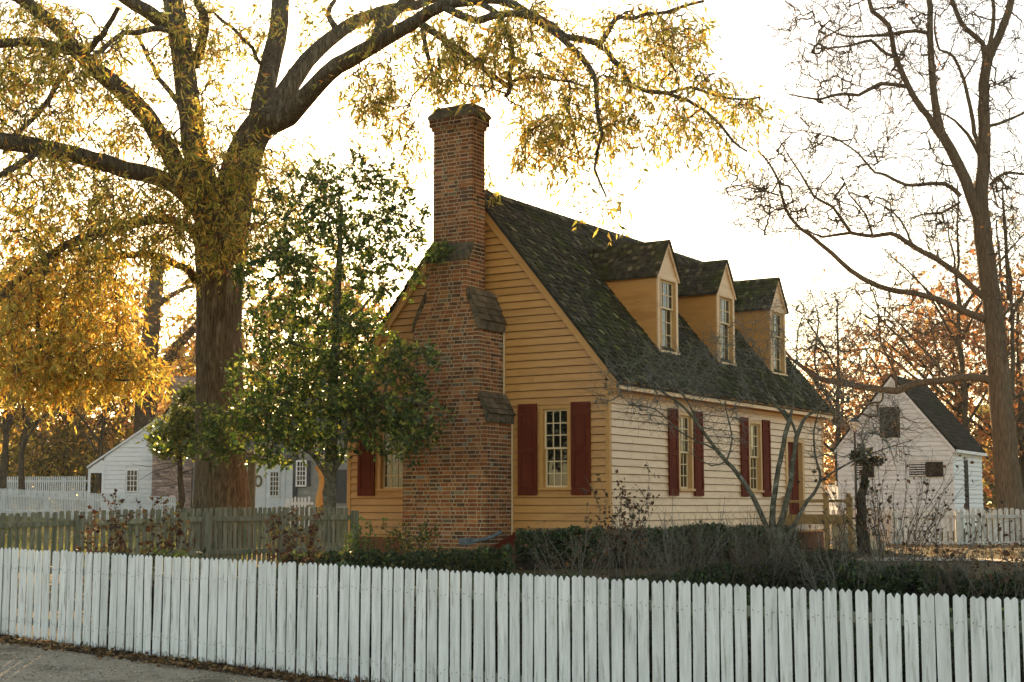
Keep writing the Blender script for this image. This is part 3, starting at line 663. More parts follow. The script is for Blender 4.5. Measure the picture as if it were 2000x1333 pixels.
masonry(-3.57, -2.58, -.78, -.25, 9.10, 9.178); masonry(-3.61, -2.54, -.82, -.21, 9.178, 9.256, dark=.3); masonry(-3.61, -2.54, -.82, -.21, 9.256, 9.334, dark=.4)
core.build('mortar_core', M_MORTAR, chim)
bricks.sort(key=lambda b: -b[2] / (28 + .0 * b[3]))
big = [b for b in bricks if b[2] > .008]; random.shuffle(big)
# those low on the stack and clear of the holly show largest
big.sort(key=lambda b: (0 if b[3] > 1.2 else 1)); near_ids = set(id(b) for b in big[:296])
rest = MB()
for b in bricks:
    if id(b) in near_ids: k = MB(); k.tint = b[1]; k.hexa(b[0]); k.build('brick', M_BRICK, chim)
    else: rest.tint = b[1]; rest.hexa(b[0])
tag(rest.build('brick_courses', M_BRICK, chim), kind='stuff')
# sloping shoulders (weatherings) and cap
k = MB()
k.prism([(-2.60, 5.80), (-2.57, 5.84), (-2.29, 5.22), (-2.29, 5.03), (-2.34, 5.03), (-2.40, 5.18)], 'y', YF - .015, -.02); k.build('weathering', M_CAPSTONE, chim); k = MB(); k.prism([(-3.57, 5.80), (-3.60, 5.84), (-3.90, 5.22), (-3.90, 5.03), (-3.85, 5.03), (-3.80, 5.18)], 'y', YF + .02, -.02)
k.build('weathering', M_CAPSTONE, chim)
k = MB(); k.prism([(-2.33, 3.80), (-2.29, 3.80), (-2.09, 3.40), (-2.09, 3.22), (-2.145, 3.22), (-2.2, 3.42)], 'y', YF - .015, -.02); k.build('weathering', M_CAPSTONE, chim); k = MB(); k.prism([(-3.87, 3.80), (-3.90, 3.80), (-4.13, 3.40), (-4.13, 3.22), (-4.08, 3.22), (-4.03, 3.42)], 'y', YF + .02, -.02)
k.build('weathering', M_CAPSTONE, chim)
k = MB(); k.prism([(YF - .03, 6.40), (YF - .03, 6.50), (-.73, 6.82), (-.70, 6.74), (-.85, 6.44)], 'x', -3.575, -2.595); k.build('weathering', M_CAPSTONE, chim)
k = MB()
k.hexa([(-3.63, -.84, 9.336), (-2.52, -.84, 9.336), (-2.52, -.19, 9.336), (-3.63, -.19, 9.336), (-3.63, -.84, 9.40), (-2.52, -.84, 9.40), (-2.52, -.19, 9.40), (-3.63, -.19, 9.40)])
k.hexa([(-3.63, -.84, 9.402), (-2.52, -.84, 9.402), (-2.52, -.19, 9.402), (-3.63, -.19, 9.402), (-3.55, -.76, 9.51), (-2.60, -.76, 9.51), (-2.60, -.27, 9.51), (-3.55, -.27, 9.51)])
k.box(-3.55, -2.60, -.76, -.27, 9.512, 9.57); k.build('chimney_cap', M_CAPSTONE, chim)
k = MB()
for z0, z1, xx in ((1.0, 3.25, -2.128), (3.8, 5.05, -2.318)): k.box(xx, xx + .022, -.062, -.032, z0, z1)
k.beam((-2.30, -.05, 5.2), (-2.60, -.05, 5.82), .02, .03); k.build('mortar_fillet', M_SASH, chim)

def tiled(x0, z0, x1, z1, ya, yb, n, m):
    '''courses of worn brick tiles laid down a sloping shoulder'''
    L = math.hypot(x1 - x0, z1 - z0); dx, dz = (x1 - x0) / L, (z1 - z0) / L; nx, nz = (-dz, dx) if -dz * (1 if x1 > x0 else -1) > 0 else (dz, -dx)
    if nz < 0: nx, nz = -nx, -nz
    for c in range(n):
        a0, a1 = L * max(0, c - .25) / n, L * (c + 1) / n + .008
        y = ya - (random.uniform(.0, .08) if c % 2 else 0)
        while y < yb:
            w = (yb - ya) / m * random.uniform(.85, 1.15); p, q = max(y, ya) + .003, min(y + w, yb) - .003; y += w
            if q - p < .03: continue
            u0, u1 = .008, .030 + random.uniform(0, .01); g = random.lognormvariate(0, .25); kk = MB(); kk.tint = (.13 * g, .095 * g, .06 * g)
            P_ = lambda a, yy, u: (x0 + dx * a + nx * u, yy, z0 + dz * a + nz * u)
            kk.hexa([P_(a1, p, u0 + .012), P_(a1, q, u0 + .012), P_(a0, q, u0), P_(a0, p, u0), P_(a1, p, u1 + .012), P_(a1, q, u1 + .012), P_(a0, q, u1 - .012), P_(a0, p, u1 - .012)]); kk.build('tile', M_BRICK, chim)
tiled(-2.575, 5.84, -2.29, 5.20, YF - .02, -.03, 5, 5); tiled(-2.295, 3.80, -2.09, 3.38, YF - .02, -.03, 4, 5)
# cellar hatch at the foot of the gable
ch = thing('cellar_hatch', 'low dark red cellar hatch at the foot of the gable beside the chimney', 'hatch', (C0[0], C0[1], 0), HZ)
for x0, x1 in ((-2.10, -1.54), (-1.52, -.97)):
    k = MB(); k.hexa([(x0, -.75, .80), (x1, -.75, .80), (x1, -.06, .86), (x0, -.06, .86), (x0, -.75, .86), (x1, -.75, .86), (x1, -.06, 1.08), (x0, -.06, 1.08)]); k.build('hatch_door', M_RED, ch)
k = MB(); k.box(-2.13, -.94, -.80, -.052, .45, .80); k.build('frame', M_RED, ch)
k = MB(); k.box(-2.12, -.95, -.055, -.04, .84, 1.12); k.build('back_board', M_RED, ch)
# lead spout at the chimney foot
sp = thing('downspout', 'small blue-grey lead spout lying at the chimney foot', 'pipe', (C0[0], C0[1], 0), HZ)
P, r_ = smooth_line([(-2.02, -.62, 1.13), (-2.02, -.85, 1.06), (-2.06, -1.05, 1.01), (-2.16, -1.2, .98), (-2.26, -1.3, .96)], [.035] * 5, .1)
V, F = tubes([(P, r_)], 10); link('pipe', npmesh('pipe', V, F, smooth=True), M_LEAD, sp)
k = MB(); k.hexa([(-2.40, -1.45, .90), (-2.24, -1.45, .90), (-2.20, -1.28, .90), (-2.34, -1.28, .90), (-2.43, -1.47, 1.02), (-2.22, -1.47, 1.02), (-2.19, -1.26, 1.03), (-2.36, -1.26, 1.03)]); k.build('spout_mouth', M_LEAD, sp)

# porch landing with rails at the side door
po = thing('porch', 'small ochre wooden porch with railings outside the dark red side door', 'porch', (C0[0], C0[1], 0), HZ)
M_PORCH = mat('shade_darkened_porch_paint', (.30, .18, .07, 1), (.40, .25, .10, 1), scale=7, rough=.7, bump=.2)  # trim ochre darkened: the shade on the porch is put into its colour
def PB(nm, m, *b):
    m = M_PORCH if m is M_TRIM else m; kk = MB(); kk.box(*b); kk.build(nm, m, po)
for i in range(8): PB('floor_board', M_TRIM, .06 + i * .14, .06 + i * .14 + .132, 8.62, 10.1, 1.385, 1.42)
PB('fascia', M_TRIM, .04, 1.17, 8.60, 8.63, 1.20, 1.384); PB('fascia', M_TRIM, 1.15, 1.18, 8.631, 10.1, 1.20, 1.384)
for x, y, zt in ((1.10, 8.57, 1.93), (.10, 8.57, 1.85), (1.66, 8.60, 1.84), (1.10, 10.1, 1.93)): PB('post', M_TRIM, x - .05, x + .05, y - .05, y + .05, .5, zt)
PB('rail', M_TRIM, .151, 1.049, 8.545, 8.595, 1.70, 1.76); PB('rail', M_TRIM, 1.151, 1.61, 8.56, 8.61, 1.70, 1.77)
k = MB(); k.box(1.151, 1.61, 8.57, 8.60, 1.20, 1.40); k.build('skirt_board', M_PORCH, po)
for i in range(3): PB('step', M_MORTAR, 1.19 + i * .28, 1.46 + i * .28, 8.65, 10.0, .5, 1.20 - i * .2)

# ------------------------------------------------------------------ other fences
def fence_run(root, a, b, pitch, w, h, m, rails, rail_m, side, post_step, top='point', zfun=None, jit=.03, name='picket', first=0, post_h=None, gapskip=0, rail_t=.05, joined=False, blunt=1):
    a, b = np.array(a[:2]), np.array(b[:2]); d = b - a; L = np.linalg.norm(d); d /= L; ang = math.atan2(d[1], d[0]); o0 = np.array(root.location)
    n = int(L / pitch); allk = MB()
    for i in range(n):
        p = a + d * (i + .5) * pitch; z = zfun(p) if zfun else ground(*p); hh = h + random.uniform(-jit, jit); ww = w * random.uniform(.93, 1.07)
        poly = [(-ww / 2, .03), (ww / 2, .03), (ww / 2, hh - ww * .35 * blunt), (ww * .25, hh - .01 * blunt), (0, hh), (-ww * .25, hh - .01 * blunt), (-ww / 2, hh - ww * .35 * blunt)]
        if joined:
            k = MB(); k.prism(poly, 'y', -.007, .007); c_, s_ = math.cos(ang), math.sin(ang)
            allk.add([(v[0] * c_ - v[1] * s_ + p[0] - o0[0], v[0] * s_ + v[1] * c_ + p[1] - o0[1], v[2] + z - o0[2]) for v in k.v], k.f)
        else:
            k = MB(); k.prism(poly, 'y', -.007, .007)
            k.build(name, m, root, (p[0] - o0[0], p[1] - o0[1], z - o0[2]), (0, random.uniform(-.012, .012), ang + random.uniform(-.02, .02)))
    if joined: tag(allk.build('picket_row', m, root), kind='stuff')
    nrm = np.array([-d[1], d[0]]) * side
    npst = int(L / post_step) + 1
    for i in range(npst):
        s0, s1 = i * post_step, min(L, (i + 1) * post_step)
        p = a + d * s0; q = a + d * s1; zp, zq = (zfun(p), zfun(q)) if zfun else (ground(*p), ground(*q))
        if s1 - s0 > .3:
            for rh in rails:
                k = MB(); pa = (*(p + nrm * (.012 + rail_t / 2) - o0[:2]), zp + rh - o0[2]); pb = (*(q + nrm * (.012 + rail_t / 2) - o0[:2]), zq + rh - o0[2]); k.beam(pa, pb, rail_t, .085); k.build('rail', rail_m, root)
        c = p + nrm * (.016 + rail_t + .06); k = MB(); k.box(-.06, .06, -.055, .055, -.1, post_h or h - .08); k.build('post', rail_m, root, (c[0] - o0[0], c[1] - o0[1], zp - o0[2]), (0, 0, ang))
A_, B_, C_ = at(-60, 1003, 24.2), at(397, 992, 26.2), at(688, 990, 28.4)
bf = thing('weathered_fence', 'green-grey weathered picket fence behind the front fence, reaching the left corner of the ochre house', 'fence', (A_[0], A_[1], 0))
topz = lambda p: np.interp(p[1], [24.2, 26.2, 28.4], [1.50, 1.595, 1.61]) - 1.06
fence_run(bf, A_, B_, .118, .081, 1.06, M_GREENFENCE, (.28, .86), M_GREENFENCE, -1, 1.75, zfun=topz, post_h=.99, jit=.012, blunt=.4)
fence_run(bf, B_, C_, .102, .069, 1.06, M_GREENFENCE, (.28, .86), M_GREENFENCE, -1, 1.6, zfun=topz, post_h=.99, jit=.012, blunt=.4)
# white fence at the right
D_, E_ = at(1612, 993, 41), at(2420, 993, 39.8)
rf = thing('white_garden_fence', 'faded white picket fence at the right in front of the white outbuilding', 'fence', (D_[0], D_[1], 0))
fence_run(rf, D_, E_, .148, .112, 1.09, M_RFENCE, (.16, .88), M_RFENCE, -1, 1.75, zfun=lambda p: .46, post_h=1.0)
# far left fences
F_, G_ = at(-80, 950, 58), at(345, 972, 52)
lf = thing('far_white_fence', 'long pale picket fence across the lawn in front of the white cottage', 'fence', (F_[0], F_[1], 0))
fence_run(lf, F_, G_, .085, .05, 1.05, M_FARFENCE, (.25, .8), M_FARFENCE, 1, 2.4, zfun=lambda p: np.interp(p[1], [52, 58], [.88, 1.33]), jit=.01, joined=True)
H_, I_ = at(-120, 932, 78), at(172, 932, 76)
lf2 = thing('distant_picket_fence', 'farthest picket fence at the left edge, under the dark bushes', 'fence', (H_[0], H_[1], 0))
fence_run(lf2, H_, I_, .12, .07, 1.1, M_FARFENCE, (.3, .85), M_FARFENCE, 1, 2.4, zfun=lambda p: 2.03, jit=.01, joined=True)
J_, K_ = at(560, 968, 48), at(612, 965, 48)
gt = thing('white_gate', 'short white picket gate between the oak and the holly, before the grey house', 'gate', (J_[0], J_[1], 0))
fence_run(gt, J_, K_, .11, .07, 1.0, M_WHITE2, (.2, .8), M_WHITE2, 1, 1.2, zfun=lambda p: .9)

# ------------------------------------------------------------------ other buildings
def boards(parent, face, a, b, z0, z1, m, expo=.16, lim=None, holes=(), out=0, joined=False):
    z = z0; allk = MB()
    while z < z1 - .02:
        aa, bb = lim(z) if lim else (a, b)
        if bb - aa < .08: break
        zt = min(z + expo, z1); au, bu = lim(zt) if lim else (a, b)
        for p, q in cut(aa, bb, z, z + expo, holes):
            pu, qu = max(p, au), min(q, bu)
            if qu < pu + .02: pu = qu = (p + q) / 2
            zl = z + .010
            if face == 'g': v = [(p, out - .032, zl), (q, out - .032, zl), (q, out + .01, z + .03), (p, out + .01, z + .03), (pu, out - .005, zt), (qu, out - .005, zt), (qu, out + .01, zt), (pu, out + .01, zt)]
            else: v = [(out + .032, p, zl), (out + .032, q, zl), (out - .01, q, z + .03), (out - .01, p, z + .03), (out + .005, p, zt), (out + .005, q, zt), (out - .01, q, zt), (out - .01, p, zt)]
            if joined: allk.hexa(v)
            else: kk = MB(); kk.hexa(v); kk.build('clapboard', m, parent)
        z += expo
    if joined: tag(allk.build('clapboards', m, parent), kind='stuff')
# --- white outbuilding at the right
oc = at(1863, 1000, 50.0); OZ = R(-30)
ob = thing('outbuilding', 'small white clapboard outbuilding with steep black roof and brown loft door, right', 'outbuilding', (oc[0], oc[1], 0), OZ)
WW, LL, zb, zev, zrd = 3.95, 4.3, .75, 3.62, 6.02
xm = -WW / 2; sl2 = (zrd - zev) / (WW / 2)
k = MB(); k.box(-WW + .02, -.02, .02, LL, .3, zev); k.prism([(-WW + .02, zev), (-.02, zev), (xm, zrd - .06)], 'y', .02, LL); k.build('wall_framing', M_WHITE, ob)
oh = [(-2.42, -1.72, 3.95, 5.0), (-1.45, -.86, 2.62, 3.08), (-.86, -.36, 2.62, 3.08), (-3.35, -2.70, 2.62, 3.08)]
gw2 = thing('front_wall', None, None); gw2.parent = ob
boards(gw2, 'g', 0, 0, zb, zrd, M_WHITE, lim=lambda z: (max(-WW, xm - (zrd - z) / sl2), min(0, xm + (zrd - z) / sl2)), holes=oh)
sw2 = thing('right_wall', None, None); sw2.parent = ob
boards(sw2, 's', 0, LL, zb, zev - .1, M_WHITE2, holes=[(1.55, 2.15, zb - .2, 3.22)])
rr = thing('roof', None, None); rr.parent = ob
k = MB(); k.prism([(xm - WW / 2 - .15, zev - .15 * sl2), (xm, zrd + .02), (xm + WW / 2 + .15, zev - .15 * sl2), (xm + WW / 2 + .15, zev - .15 * sl2 + .06), (xm, zrd + .10), (xm - WW / 2 - .15, zev - .15 * sl2 + .06)], 'y', -.06, LL + .1); k.build('roof_deck', M_ROOFBASE, rr)
nc = 17; cl = math.sqrt(1 + sl2 * sl2); k = MB()
for c in range(1, nc + 1):
    for sg in (1, -1):
        y = -.08
        while y < LL + .1:
            w = random.uniform(.12, .2); q1 = (WW / 2 + .17) * c / nc; q0 = max(0, q1 - (WW / 2) * 1.5 / nc); pz = lambda q, u: zrd + .10 - sl2 * q + u; g = random.lognormvariate(0, .3); k.tint = (g * .55,) * 3
            k.hexa([(xm + sg * q1, y, pz(q1, .015)), (xm + sg * q1, y + w - .006, pz(q1, .015)), (xm + sg * q0, y + w - .006, pz(q0, .003)), (xm + sg * q0, y, pz(q0, .003)), (xm + sg * q1, y, pz(q1, .04)), (xm + sg * q1, y + w - .006, pz(q1, .04)), (xm + sg * q0, y + w - .006, pz(q0, .012)), (xm + sg * q0, y, pz(q0, .012))]); y += w
tag(k.build('shingle_courses', M_SHINGLE, rr), kind='stuff')
for sg in (1, -1):
    k = MB(); q = lambda d, u: (xm + sg * d, zrd + .02 - sl2 * d + u); k.prism([q(0, 0), q(WW / 2 + .13, 0), q(WW / 2 + .13, -.12), q(0, -.16)], 'y', -.066, -.034); k.build('rake_board', M_WHITE, ob)
k = MB(); k.box(.0, .2, -.03, LL + .05, zev - .22, zev - .12); k.build('eave_board', M_WHITE2, ob)
def OB(nm, m, *b, par=ob): kk = MB(); kk.box(*b); return kk.build(nm, m, par)
OB('loft_door', M_BROWN, -2.42, -1.72, -.02, .0, 3.95, 5.0)
for i in range(5): OB('door_board', M_BROWN, -2.415 + i * .138, -2.29 + i * .138, -.045, -.0205, 3.96, 4.99)
for x0, x1 in ((-1.45, -.88), (-3.35, -2.90)):
    v = thing('vent', None, None); v.parent = ob
    OB('backing', M_GLASSBACK, x0, x1, -.01, .0, 2.62, 3.08, par=v)
    for i in range(6): OB('slat', M_WHITE, x0 + .02, x1 - .02, -.045, -.012, 2.63 + i * .08, 2.665 + i * .08, par=v)
OB('vent_shutter', M_BROWN, -.86, -.30, -.055, -.0295, 2.60, 3.10); OB('vent_shutter', M_BROWN, -2.88, -2.66, -.055, -.0295, 2.60, 3.10)
OB('side_door', M_BROWN, .0, .03, 1.58, 2.12, zb - .2, 3.2); OB('corner_board', M_WHITE, -.06, .034, -.034, .04, zb, zev - .25)
# --- small white porch far behind it
pp = at(1607, 972, 56); fp = thing('distant_porch', 'distant white porch with lattice railing seen between the two houses', 'porch', (pp[0], pp[1], 0))
k = MB()
for x0, x1, z0, z1 in ((0, .5, 1.92, 1.96), (0, .5, 2.36, 2.40), (0, .04, 1.6, 2.5), (.48, .53, 1.6, 2.55), (.25, .28, 1.96, 2.36)): k.box(x0, x1, 0, .04, z0, z1)
k.build('rail_frame', M_WHITE2, fp)
k = MB()
for cx_ in (.14, .38):
    for cz in (2.06, 2.26):
        for i in range(8):
            a, b = i * math.pi / 4, (i + 1) * math.pi / 4; k.beam((cx_ + .09 * math.cos(a), .02, cz + .09 * math.sin(a)), (cx_ + .09 * math.cos(b), .02, cz + .09 * math.sin(b)), .025, .02, (0, 1, 0))
k.build('lattice', M_WHITE2, fp)
k = MB(); k.box(.62, 1.25, .3, 2, 1.0, 2.35); k.build('wall', M_WHITE2, fp); k = MB(); k.box(.95, 1.15, .28, .299, 1.6, 2.2); k.build('shutter', M_DKGREY, fp)
k = MB(); k.box(-.2, 1.4, -.1, .28, 1.60, 1.72); k.build('floor', M_WHITE2, fp)
# --- white cottage at the left
cc = at(170, 1000, 62); ct = thing('white_cottage', 'white weatherboard cottage with big brick chimney and open lean-to at the left', 'cottage', (cc[0], cc[1], 0), R(6))
m2 = 62 / 2918.
zc0 = 1.30
# gable wall outline: low shed on the left rising to the steep main roof at the right
prof = [(0, 3.17), (2.65, 5.10), (3.0, 5.25), (3.62, 6.25), (4.7, 4.7), (4.7, 3.3)]
def topc(x): return np.interp(x, [p[0] for p in prof], [p[1] for p in prof])
k = MB(); k.prism([(.62, zc0 - .4), (4.68, zc0 - .4)] + [(x, z - .03) for x, z in reversed(prof[1:])] + [(.62, topc(.62) - .03)], 'y', .02, 5); k.build('wall_framing', M_WHITE2, ct)
cw = thing('end_wall', None, None); cw.parent = ct; z = zc0 - .3
def limc(z):
    xs_ = np.linspace(.62, 4.7, 200); ok = xs_[topc(xs_) >= z]; return (ok.min(), ok.max()) if len(ok) else (1, 1)
boards(cw, 'g', 0, 0, zc0 - .3, 6.1, M_WHITE2, expo=.19, lim=limc, holes=[(1.52, 2.06, 2.18, 3.16)])
for (x0, z0), (x1, z1) in zip(prof[:3] + prof[3:4], prof[1:4] + prof[4:5]):
    k = MB(); k.hexa([(x0 - .05, -.12, z0), (x1, -.12, z1), (x1, 5, z1), (x0 - .05, 5, z0), (x0 - .05, -.12, z0 + .08), (x1, -.12, z1 + .08), (x1, 5, z1 + .08), (x0 - .05, 5, z0 + .08)]); k.build('roof', M_BLACKROOF if x0 > 2.9 else M_WHITE2, ct)
for x0, x1, zt in ((0, .10, 3.15), (.56, .66, 3.5)): k = MB(); k.box(x0, x1, -.04, .08, .9, zt); k.build('porch_post', M_WHITE2, ct)
k = MB(); k.prism([(0.1, 2.98), (.56, 2.98), (.56, 3.54), (.1, 3.2)], 'y', -.04, .0); k.build('porch_header', M_WHITE2, ct)
k = MB(); k.box(.1, .6, 2.4, 2.5, .9, 3.1); k.build('porch_back', M_BROWN, ct)
wn = thing('window', None, None); wn.parent = ct
def cwin(par, x0, x1, z0, z1, y, cols, rows, fm, gm=None):
    kk = MB(); kk.box(x0, x1, y + .0, y + .012, z0, z1); kk.build('pane', M_GLASS2, par); kk = MB()
    for a, b, c, d in ((x0 - .06, x0, z0 - .06, z1 + .06), (x1, x1 + .06, z0 - .06, z1 + .06), (x0, x1, z0 - .06, z0), (x0, x1, z1, z1 + .06)): kk.box(a, b, y - .035, y + .02, c, d)
    for i in range(1, cols): xx = x0 + (x1 - x0) * i / cols; kk.box(xx - .014, xx + .014, y - .02, y - .001, z0, z1)
    for i in range(1, rows): zz = z0 + (z1 - z0) * i / rows; kk.box(x0, x1, y - .022, y - .002, zz - .014, zz + .014)
    kk.build('frame', fm, par)
cwin(wn, 1.60, 2.0, 2.24, 3.08, -.03, 3, 4, M_WHITE2)
cb = thing('chimney', None, None); cb.parent = ct
M_FARBRICK = mat('smoky_old_brick', (.22, .17, .14, 1), (.38, .30, .25, 1), (.12, .10, .09, 1), scale=3, stretch=(1, 1, 2.5), rough=.95, bump=.5, c3amt=.45, c3scale=1.2)
def chimbricks(x0, x1, y0, y1, z0, z1):
    kk = MB(); kk.box(x0 + .01, x1 - .01, y0 + .01, y1, z0, z1); kk.build('core', M_FARBRICK, cb); kk = MB(); z = z0; r = 0
    while z < z1 - .05:
        x = x0 - (.11 if r % 2 else 0)
        while x < x1:
            a, b = max(x, x0), min(x + .20, x1)
            if b - a > .03: g = random.lognormvariate(0, .3); kk.tint = (.34 * g, .24 * g, .20 * g); kk.box(a, b, y0 - random.uniform(0, .006), y0 + .03, z + .006, min(z + .078, z1))
            x += .215
        z += .09; r += 1
    tag(kk.build('brick_courses', M_BRICK, cb), kind='stuff')
chimbricks(2.70, 4.30, -.75, -.03, .8, 3.75)
k = MB(); k.prism([(2.70, 3.75), (4.30, 3.75), (4.22, 4.6), (3.42, 4.6)], 'y', -.75, -.03); k.build('weathering', M_FARBRICK, cb)
chimbricks(3.42, 4.25, -.70, -.03, 4.6, 6.75); chimbricks(3.36, 4.31, -.76, .03, 6.75, 6.98)
# --- white shop front behind the oak
sc_ = at(400, 1000, 60); s2 = thing('white_house', 'white house behind the oak trunk with wreathed door and arched window', 'house', (sc_[0], sc_[1], 0), 0)
m6 = 60 / 2918.
X6 = lambda px: (px - 400) * m6
Z6 = lambda py: EYE + (988 - py) * m6
k = MB(); k.box(0, X6(570), .02, 5, .9, Z6(903)); k.prism([(0, Z6(903)), (5, Z6(903)), (5, Z6(700)), (2.5, Z6(700))], 'x', 0, X6(570)) if False else None; k.build('wall_framing', M_WHITE2, s2)
sws = thing('front_wall', None, None); sws.parent = s2
boards(sws, 'g', 0, X6(570), .95, Z6(904), M_WHITE2, expo=.17, holes=[(X6(496), X6(520), .9, Z6(915)), (X6(524), X6(556), .9, Z6(912))])
k = MB(); k.hexa([(-.3, -.3, Z6(903)), (X6(572), -.3, Z6(903)), (X6(572), 3, Z6(860)), (-.3, 3, Z6(860)), (-.3, -.3, Z6(900)), (X6(572), -.3, Z6(900)), (X6(572), 3, Z6(855)), (-.3, 3, Z6(855))]); k.build('roof', M_BLACKROOF, s2)
dd = thing('door', None, None); dd.parent = s2
k = MB(); k.box(X6(500), X6(518), -.03, .0, .9, Z6(915)); k.build('door_leaf', M_WHITE2, dd)
V, F = tubes([(np.array([(X6(503) + .13 * math.cos(a), -.06, Z6(940) + .20 * math.sin(a)) for a in np.linspace(0, 2 * math.pi, 17)]), np.full(17, .045))], 6); link('wreath', npmesh('wreath', V, F, smooth=True), mat('dried_wreath', (.14, .12, .05, 1), (.25, .20, .09, 1), scale=20), dd)
def arch(x0, x1, z0, z1, rise, n=8): return [(x0, z0), (x1, z0)] + [(x1 + (x0 - x1) * i / n, z1 + rise * math.sin(math.pi * i / n)) for i in range(n + 1)]
k = MB(); k.prism(arch(X6(496), X6(520.5), .9, Z6(908), .18), 'y', -.002, .018); k.build('door_recess', M_WHITE2, s2)
k = MB(); k.prism(arch(X6(524), X6(556), .9, Z6(905), .2), 'y', -.05, .018); k.build('window_bay', M_WHITE2, s2)
w2 = thing('window', None, None); w2.parent = s2; cwin(w2, X6(528), X6(543), Z6(968), Z6(923), -.07, 3, 5, M_WHITE2)
# --- grey house next to it
gc = at(572, 1000, 55); g2 = thing('grey_house', 'grey clapboard house with dark shutters glimpsed behind the holly', 'house', (gc[0], gc[1], 0), 0); m7 = 55 / 2918.
X7 = lambda px: (px - 572) * m7
Z7 = lambda py: EYE + (988 - py) * m7
k = MB(); k.box(0.01, X7(740), .02, 5, .9, Z7(840)); k.build('wall_framing', M_GREY, g2)
gws = thing('front_wall', None, None); gws.parent = g2; boards(gws, 'g', .1, X7(740), 1.0, Z7(842), M_GREY, expo=.17, joined=False, holes=[(X7(577), X7(599), Z7(952), Z7(900))])
k = MB(); k.box(-.02, .16, -.06, .02, .9, Z7(842)); k.build('corner_board', M_DKGREY, g2)
w3 = thing('window', None, None); w3.parent = g2; cwin(w3, X7(580), X7(595), Z7(948), Z7(903), -.04, 3, 5, M_WHITE)
for a, b in ((597, 606), (655, 676)): k = MB(); k.box(X7(a), X7(b), -.06, -.03, Z7(950 if a < 600 else 983), Z7(900 if a < 600 else 918)); k.build('shutter', M_DKGREY, g2)
k = MB(); k.hexa([(-.2, -.3, Z7(842)), (X7(745), -.3, Z7(842)), (X7(745), 3, Z7(760)), (-.2, 3, Z7(760)), (-.2, -.3, Z7(836)), (X7(745), -.3, Z7(836)), (X7(745), 3, Z7(752)), (-.2, 3, Z7(752))]); k.build('roof', M_BLACKROOF, g2)
# post beside the oak
pc = at(490, 1000, 37); pst = thing('wooden_post', 'tall square olive wooden post standing just right of the oak trunk', 'post', (pc[0], pc[1], 0))
k = MB(); k.box(-.09, .09, -.09, .09, .5, 2.85); k.build('shaft', M_POST, pst); k = MB(); k.hexa([(-.12, -.12, 2.852), (.12, -.12, 2.852), (.12, .12, 2.852), (-.12, .12, 2.852), (-.03, -.03, 3.0), (.03, -.03, 3.0), (.03, .03, 3.0), (-.03, .03, 3.0)]); k.build('post_cap', M_POST, pst)
# dead trunk; the orange light on it is put into the wood colour
dtree = Tree(91); dtree.limb(pxl([(626, 1010), (627, 975), (631, 945), (628, 922), (618, 908)], 42), .16, .12, step=.15)
dtree.build('dead_trunk', 'short bare trunk coloured orange as if lit, standing between the holly and the grey house', 'tree trunk', at(626, 1010, 42), mat('orange_lit_wood', (.55, .26, .07, 1), (.7, .36, .11, 1), scale=8, stretch=(3, 3, .4), bump=.5), M_TWIG)
# street lamp
lp = at(1673, 1000, 47); lamp = thing('street_lamp', 'black iron street lantern with pale glass beside the white outbuilding', 'street lamp', (lp[0], lp[1], 0)); m8 = 47 / 2918.
zl = EYE + (988 - 843) * m8
V, F = tubes([(np.array([(0, 0, .7), (0, 0, 1.4), (0, 0, zl)]), np.array([.06, .045, .035]))], 10); link('pole', npmesh('pole', V, F, smooth=True), M_IRON, lamp)
def frus(k, r0, z0, r1, z1, n=6):
    v = [(r0 * math.cos(i * 2 * math.pi / n), r0 * math.sin(i * 2 * math.pi / n), z0) for i in range(n)] + [(r1 * math.cos(i * 2 * math.pi / n), r1 * math.sin(i * 2 * math.pi / n), z1) for i in range(n)]
    k.add(v, [tuple(range(n)), tuple(range(2 * n - 1, n - 1, -1))] + [(i, n + i, n + (i + 1) % n, (i + 1) % n) for i in range(n)])
k = MB(); frus(k, .10, zl + .01, .17, zl + .30); k.build('lantern_glass', M_LAMPGLASS, lamp); k = MB(); frus(k, .20, zl + .301, .06, zl + .44); frus(k, .03, zl + .442, .02, zl + .52); k.build('lantern_cap', M_IRON, lamp)

# ------------------------------------------------------------------ the great oak
OY = 34.0; OK_ = Tree(11); mo = OY / 2918.
base = at(432, 1010, OY)
def w2r(*w): return [x * mo / 2 for x in w]
OK_.limb(pxl([(433, 1075), (433, 1010), (432, 960), (430, 900), (428, 780), (427, 640), (428, 540), (430, 470), (434, 410)], OY), 0, 0, step=.18, wob=.0, dense=w2r(135, 112, 103, 96, 90, 86, 90, 100, 104))
OK_.limb(pxl([(440, 470, OY), (455, 400, OY), (470, 330, OY), (492, 272, OY - .1), (520, 232, OY - .2)]), 0, 0, wob=.01, dense=w2r(85, 84, 76, 68, 58))
OK_.limb(pxl([(500, 270, OY), (514, 190, OY + .5), (533, 110, OY + 1), (546, 45, OY + 1.4), (549, -40, OY + 2)]), 0, 0, wob=.01, dense=w2r(46, 42, 40, 37, 34))
OK_.limb(pxl([(520, 232, OY - .2), (560, 178, OY), (600, 120, OY + .3), (645, 76, OY + .6), (700, 40, OY + 1), (755, 20, OY + 1.3), (812, 10, OY + 1.6), (870, -10, OY + 2)]), 0, 0, wob=.01, dense=w2r(48, 40, 34, 30, 27, 24, 20, 17))
R3 = [(515, 240, OY - .2), (562, 226, OY - .6), (612, 172, OY - 1.2), (656, 131, OY - 1.7), (700, 106, OY - 2.2), (757, 72, OY - 2.8), (810, 42, OY - 3.3), (865, 12, OY - 3.8), (920, 2, OY - 4.2), (975, 0, OY - 4.6), (1031, 26, OY - 5), (1070, 55, OY - 5.3)]
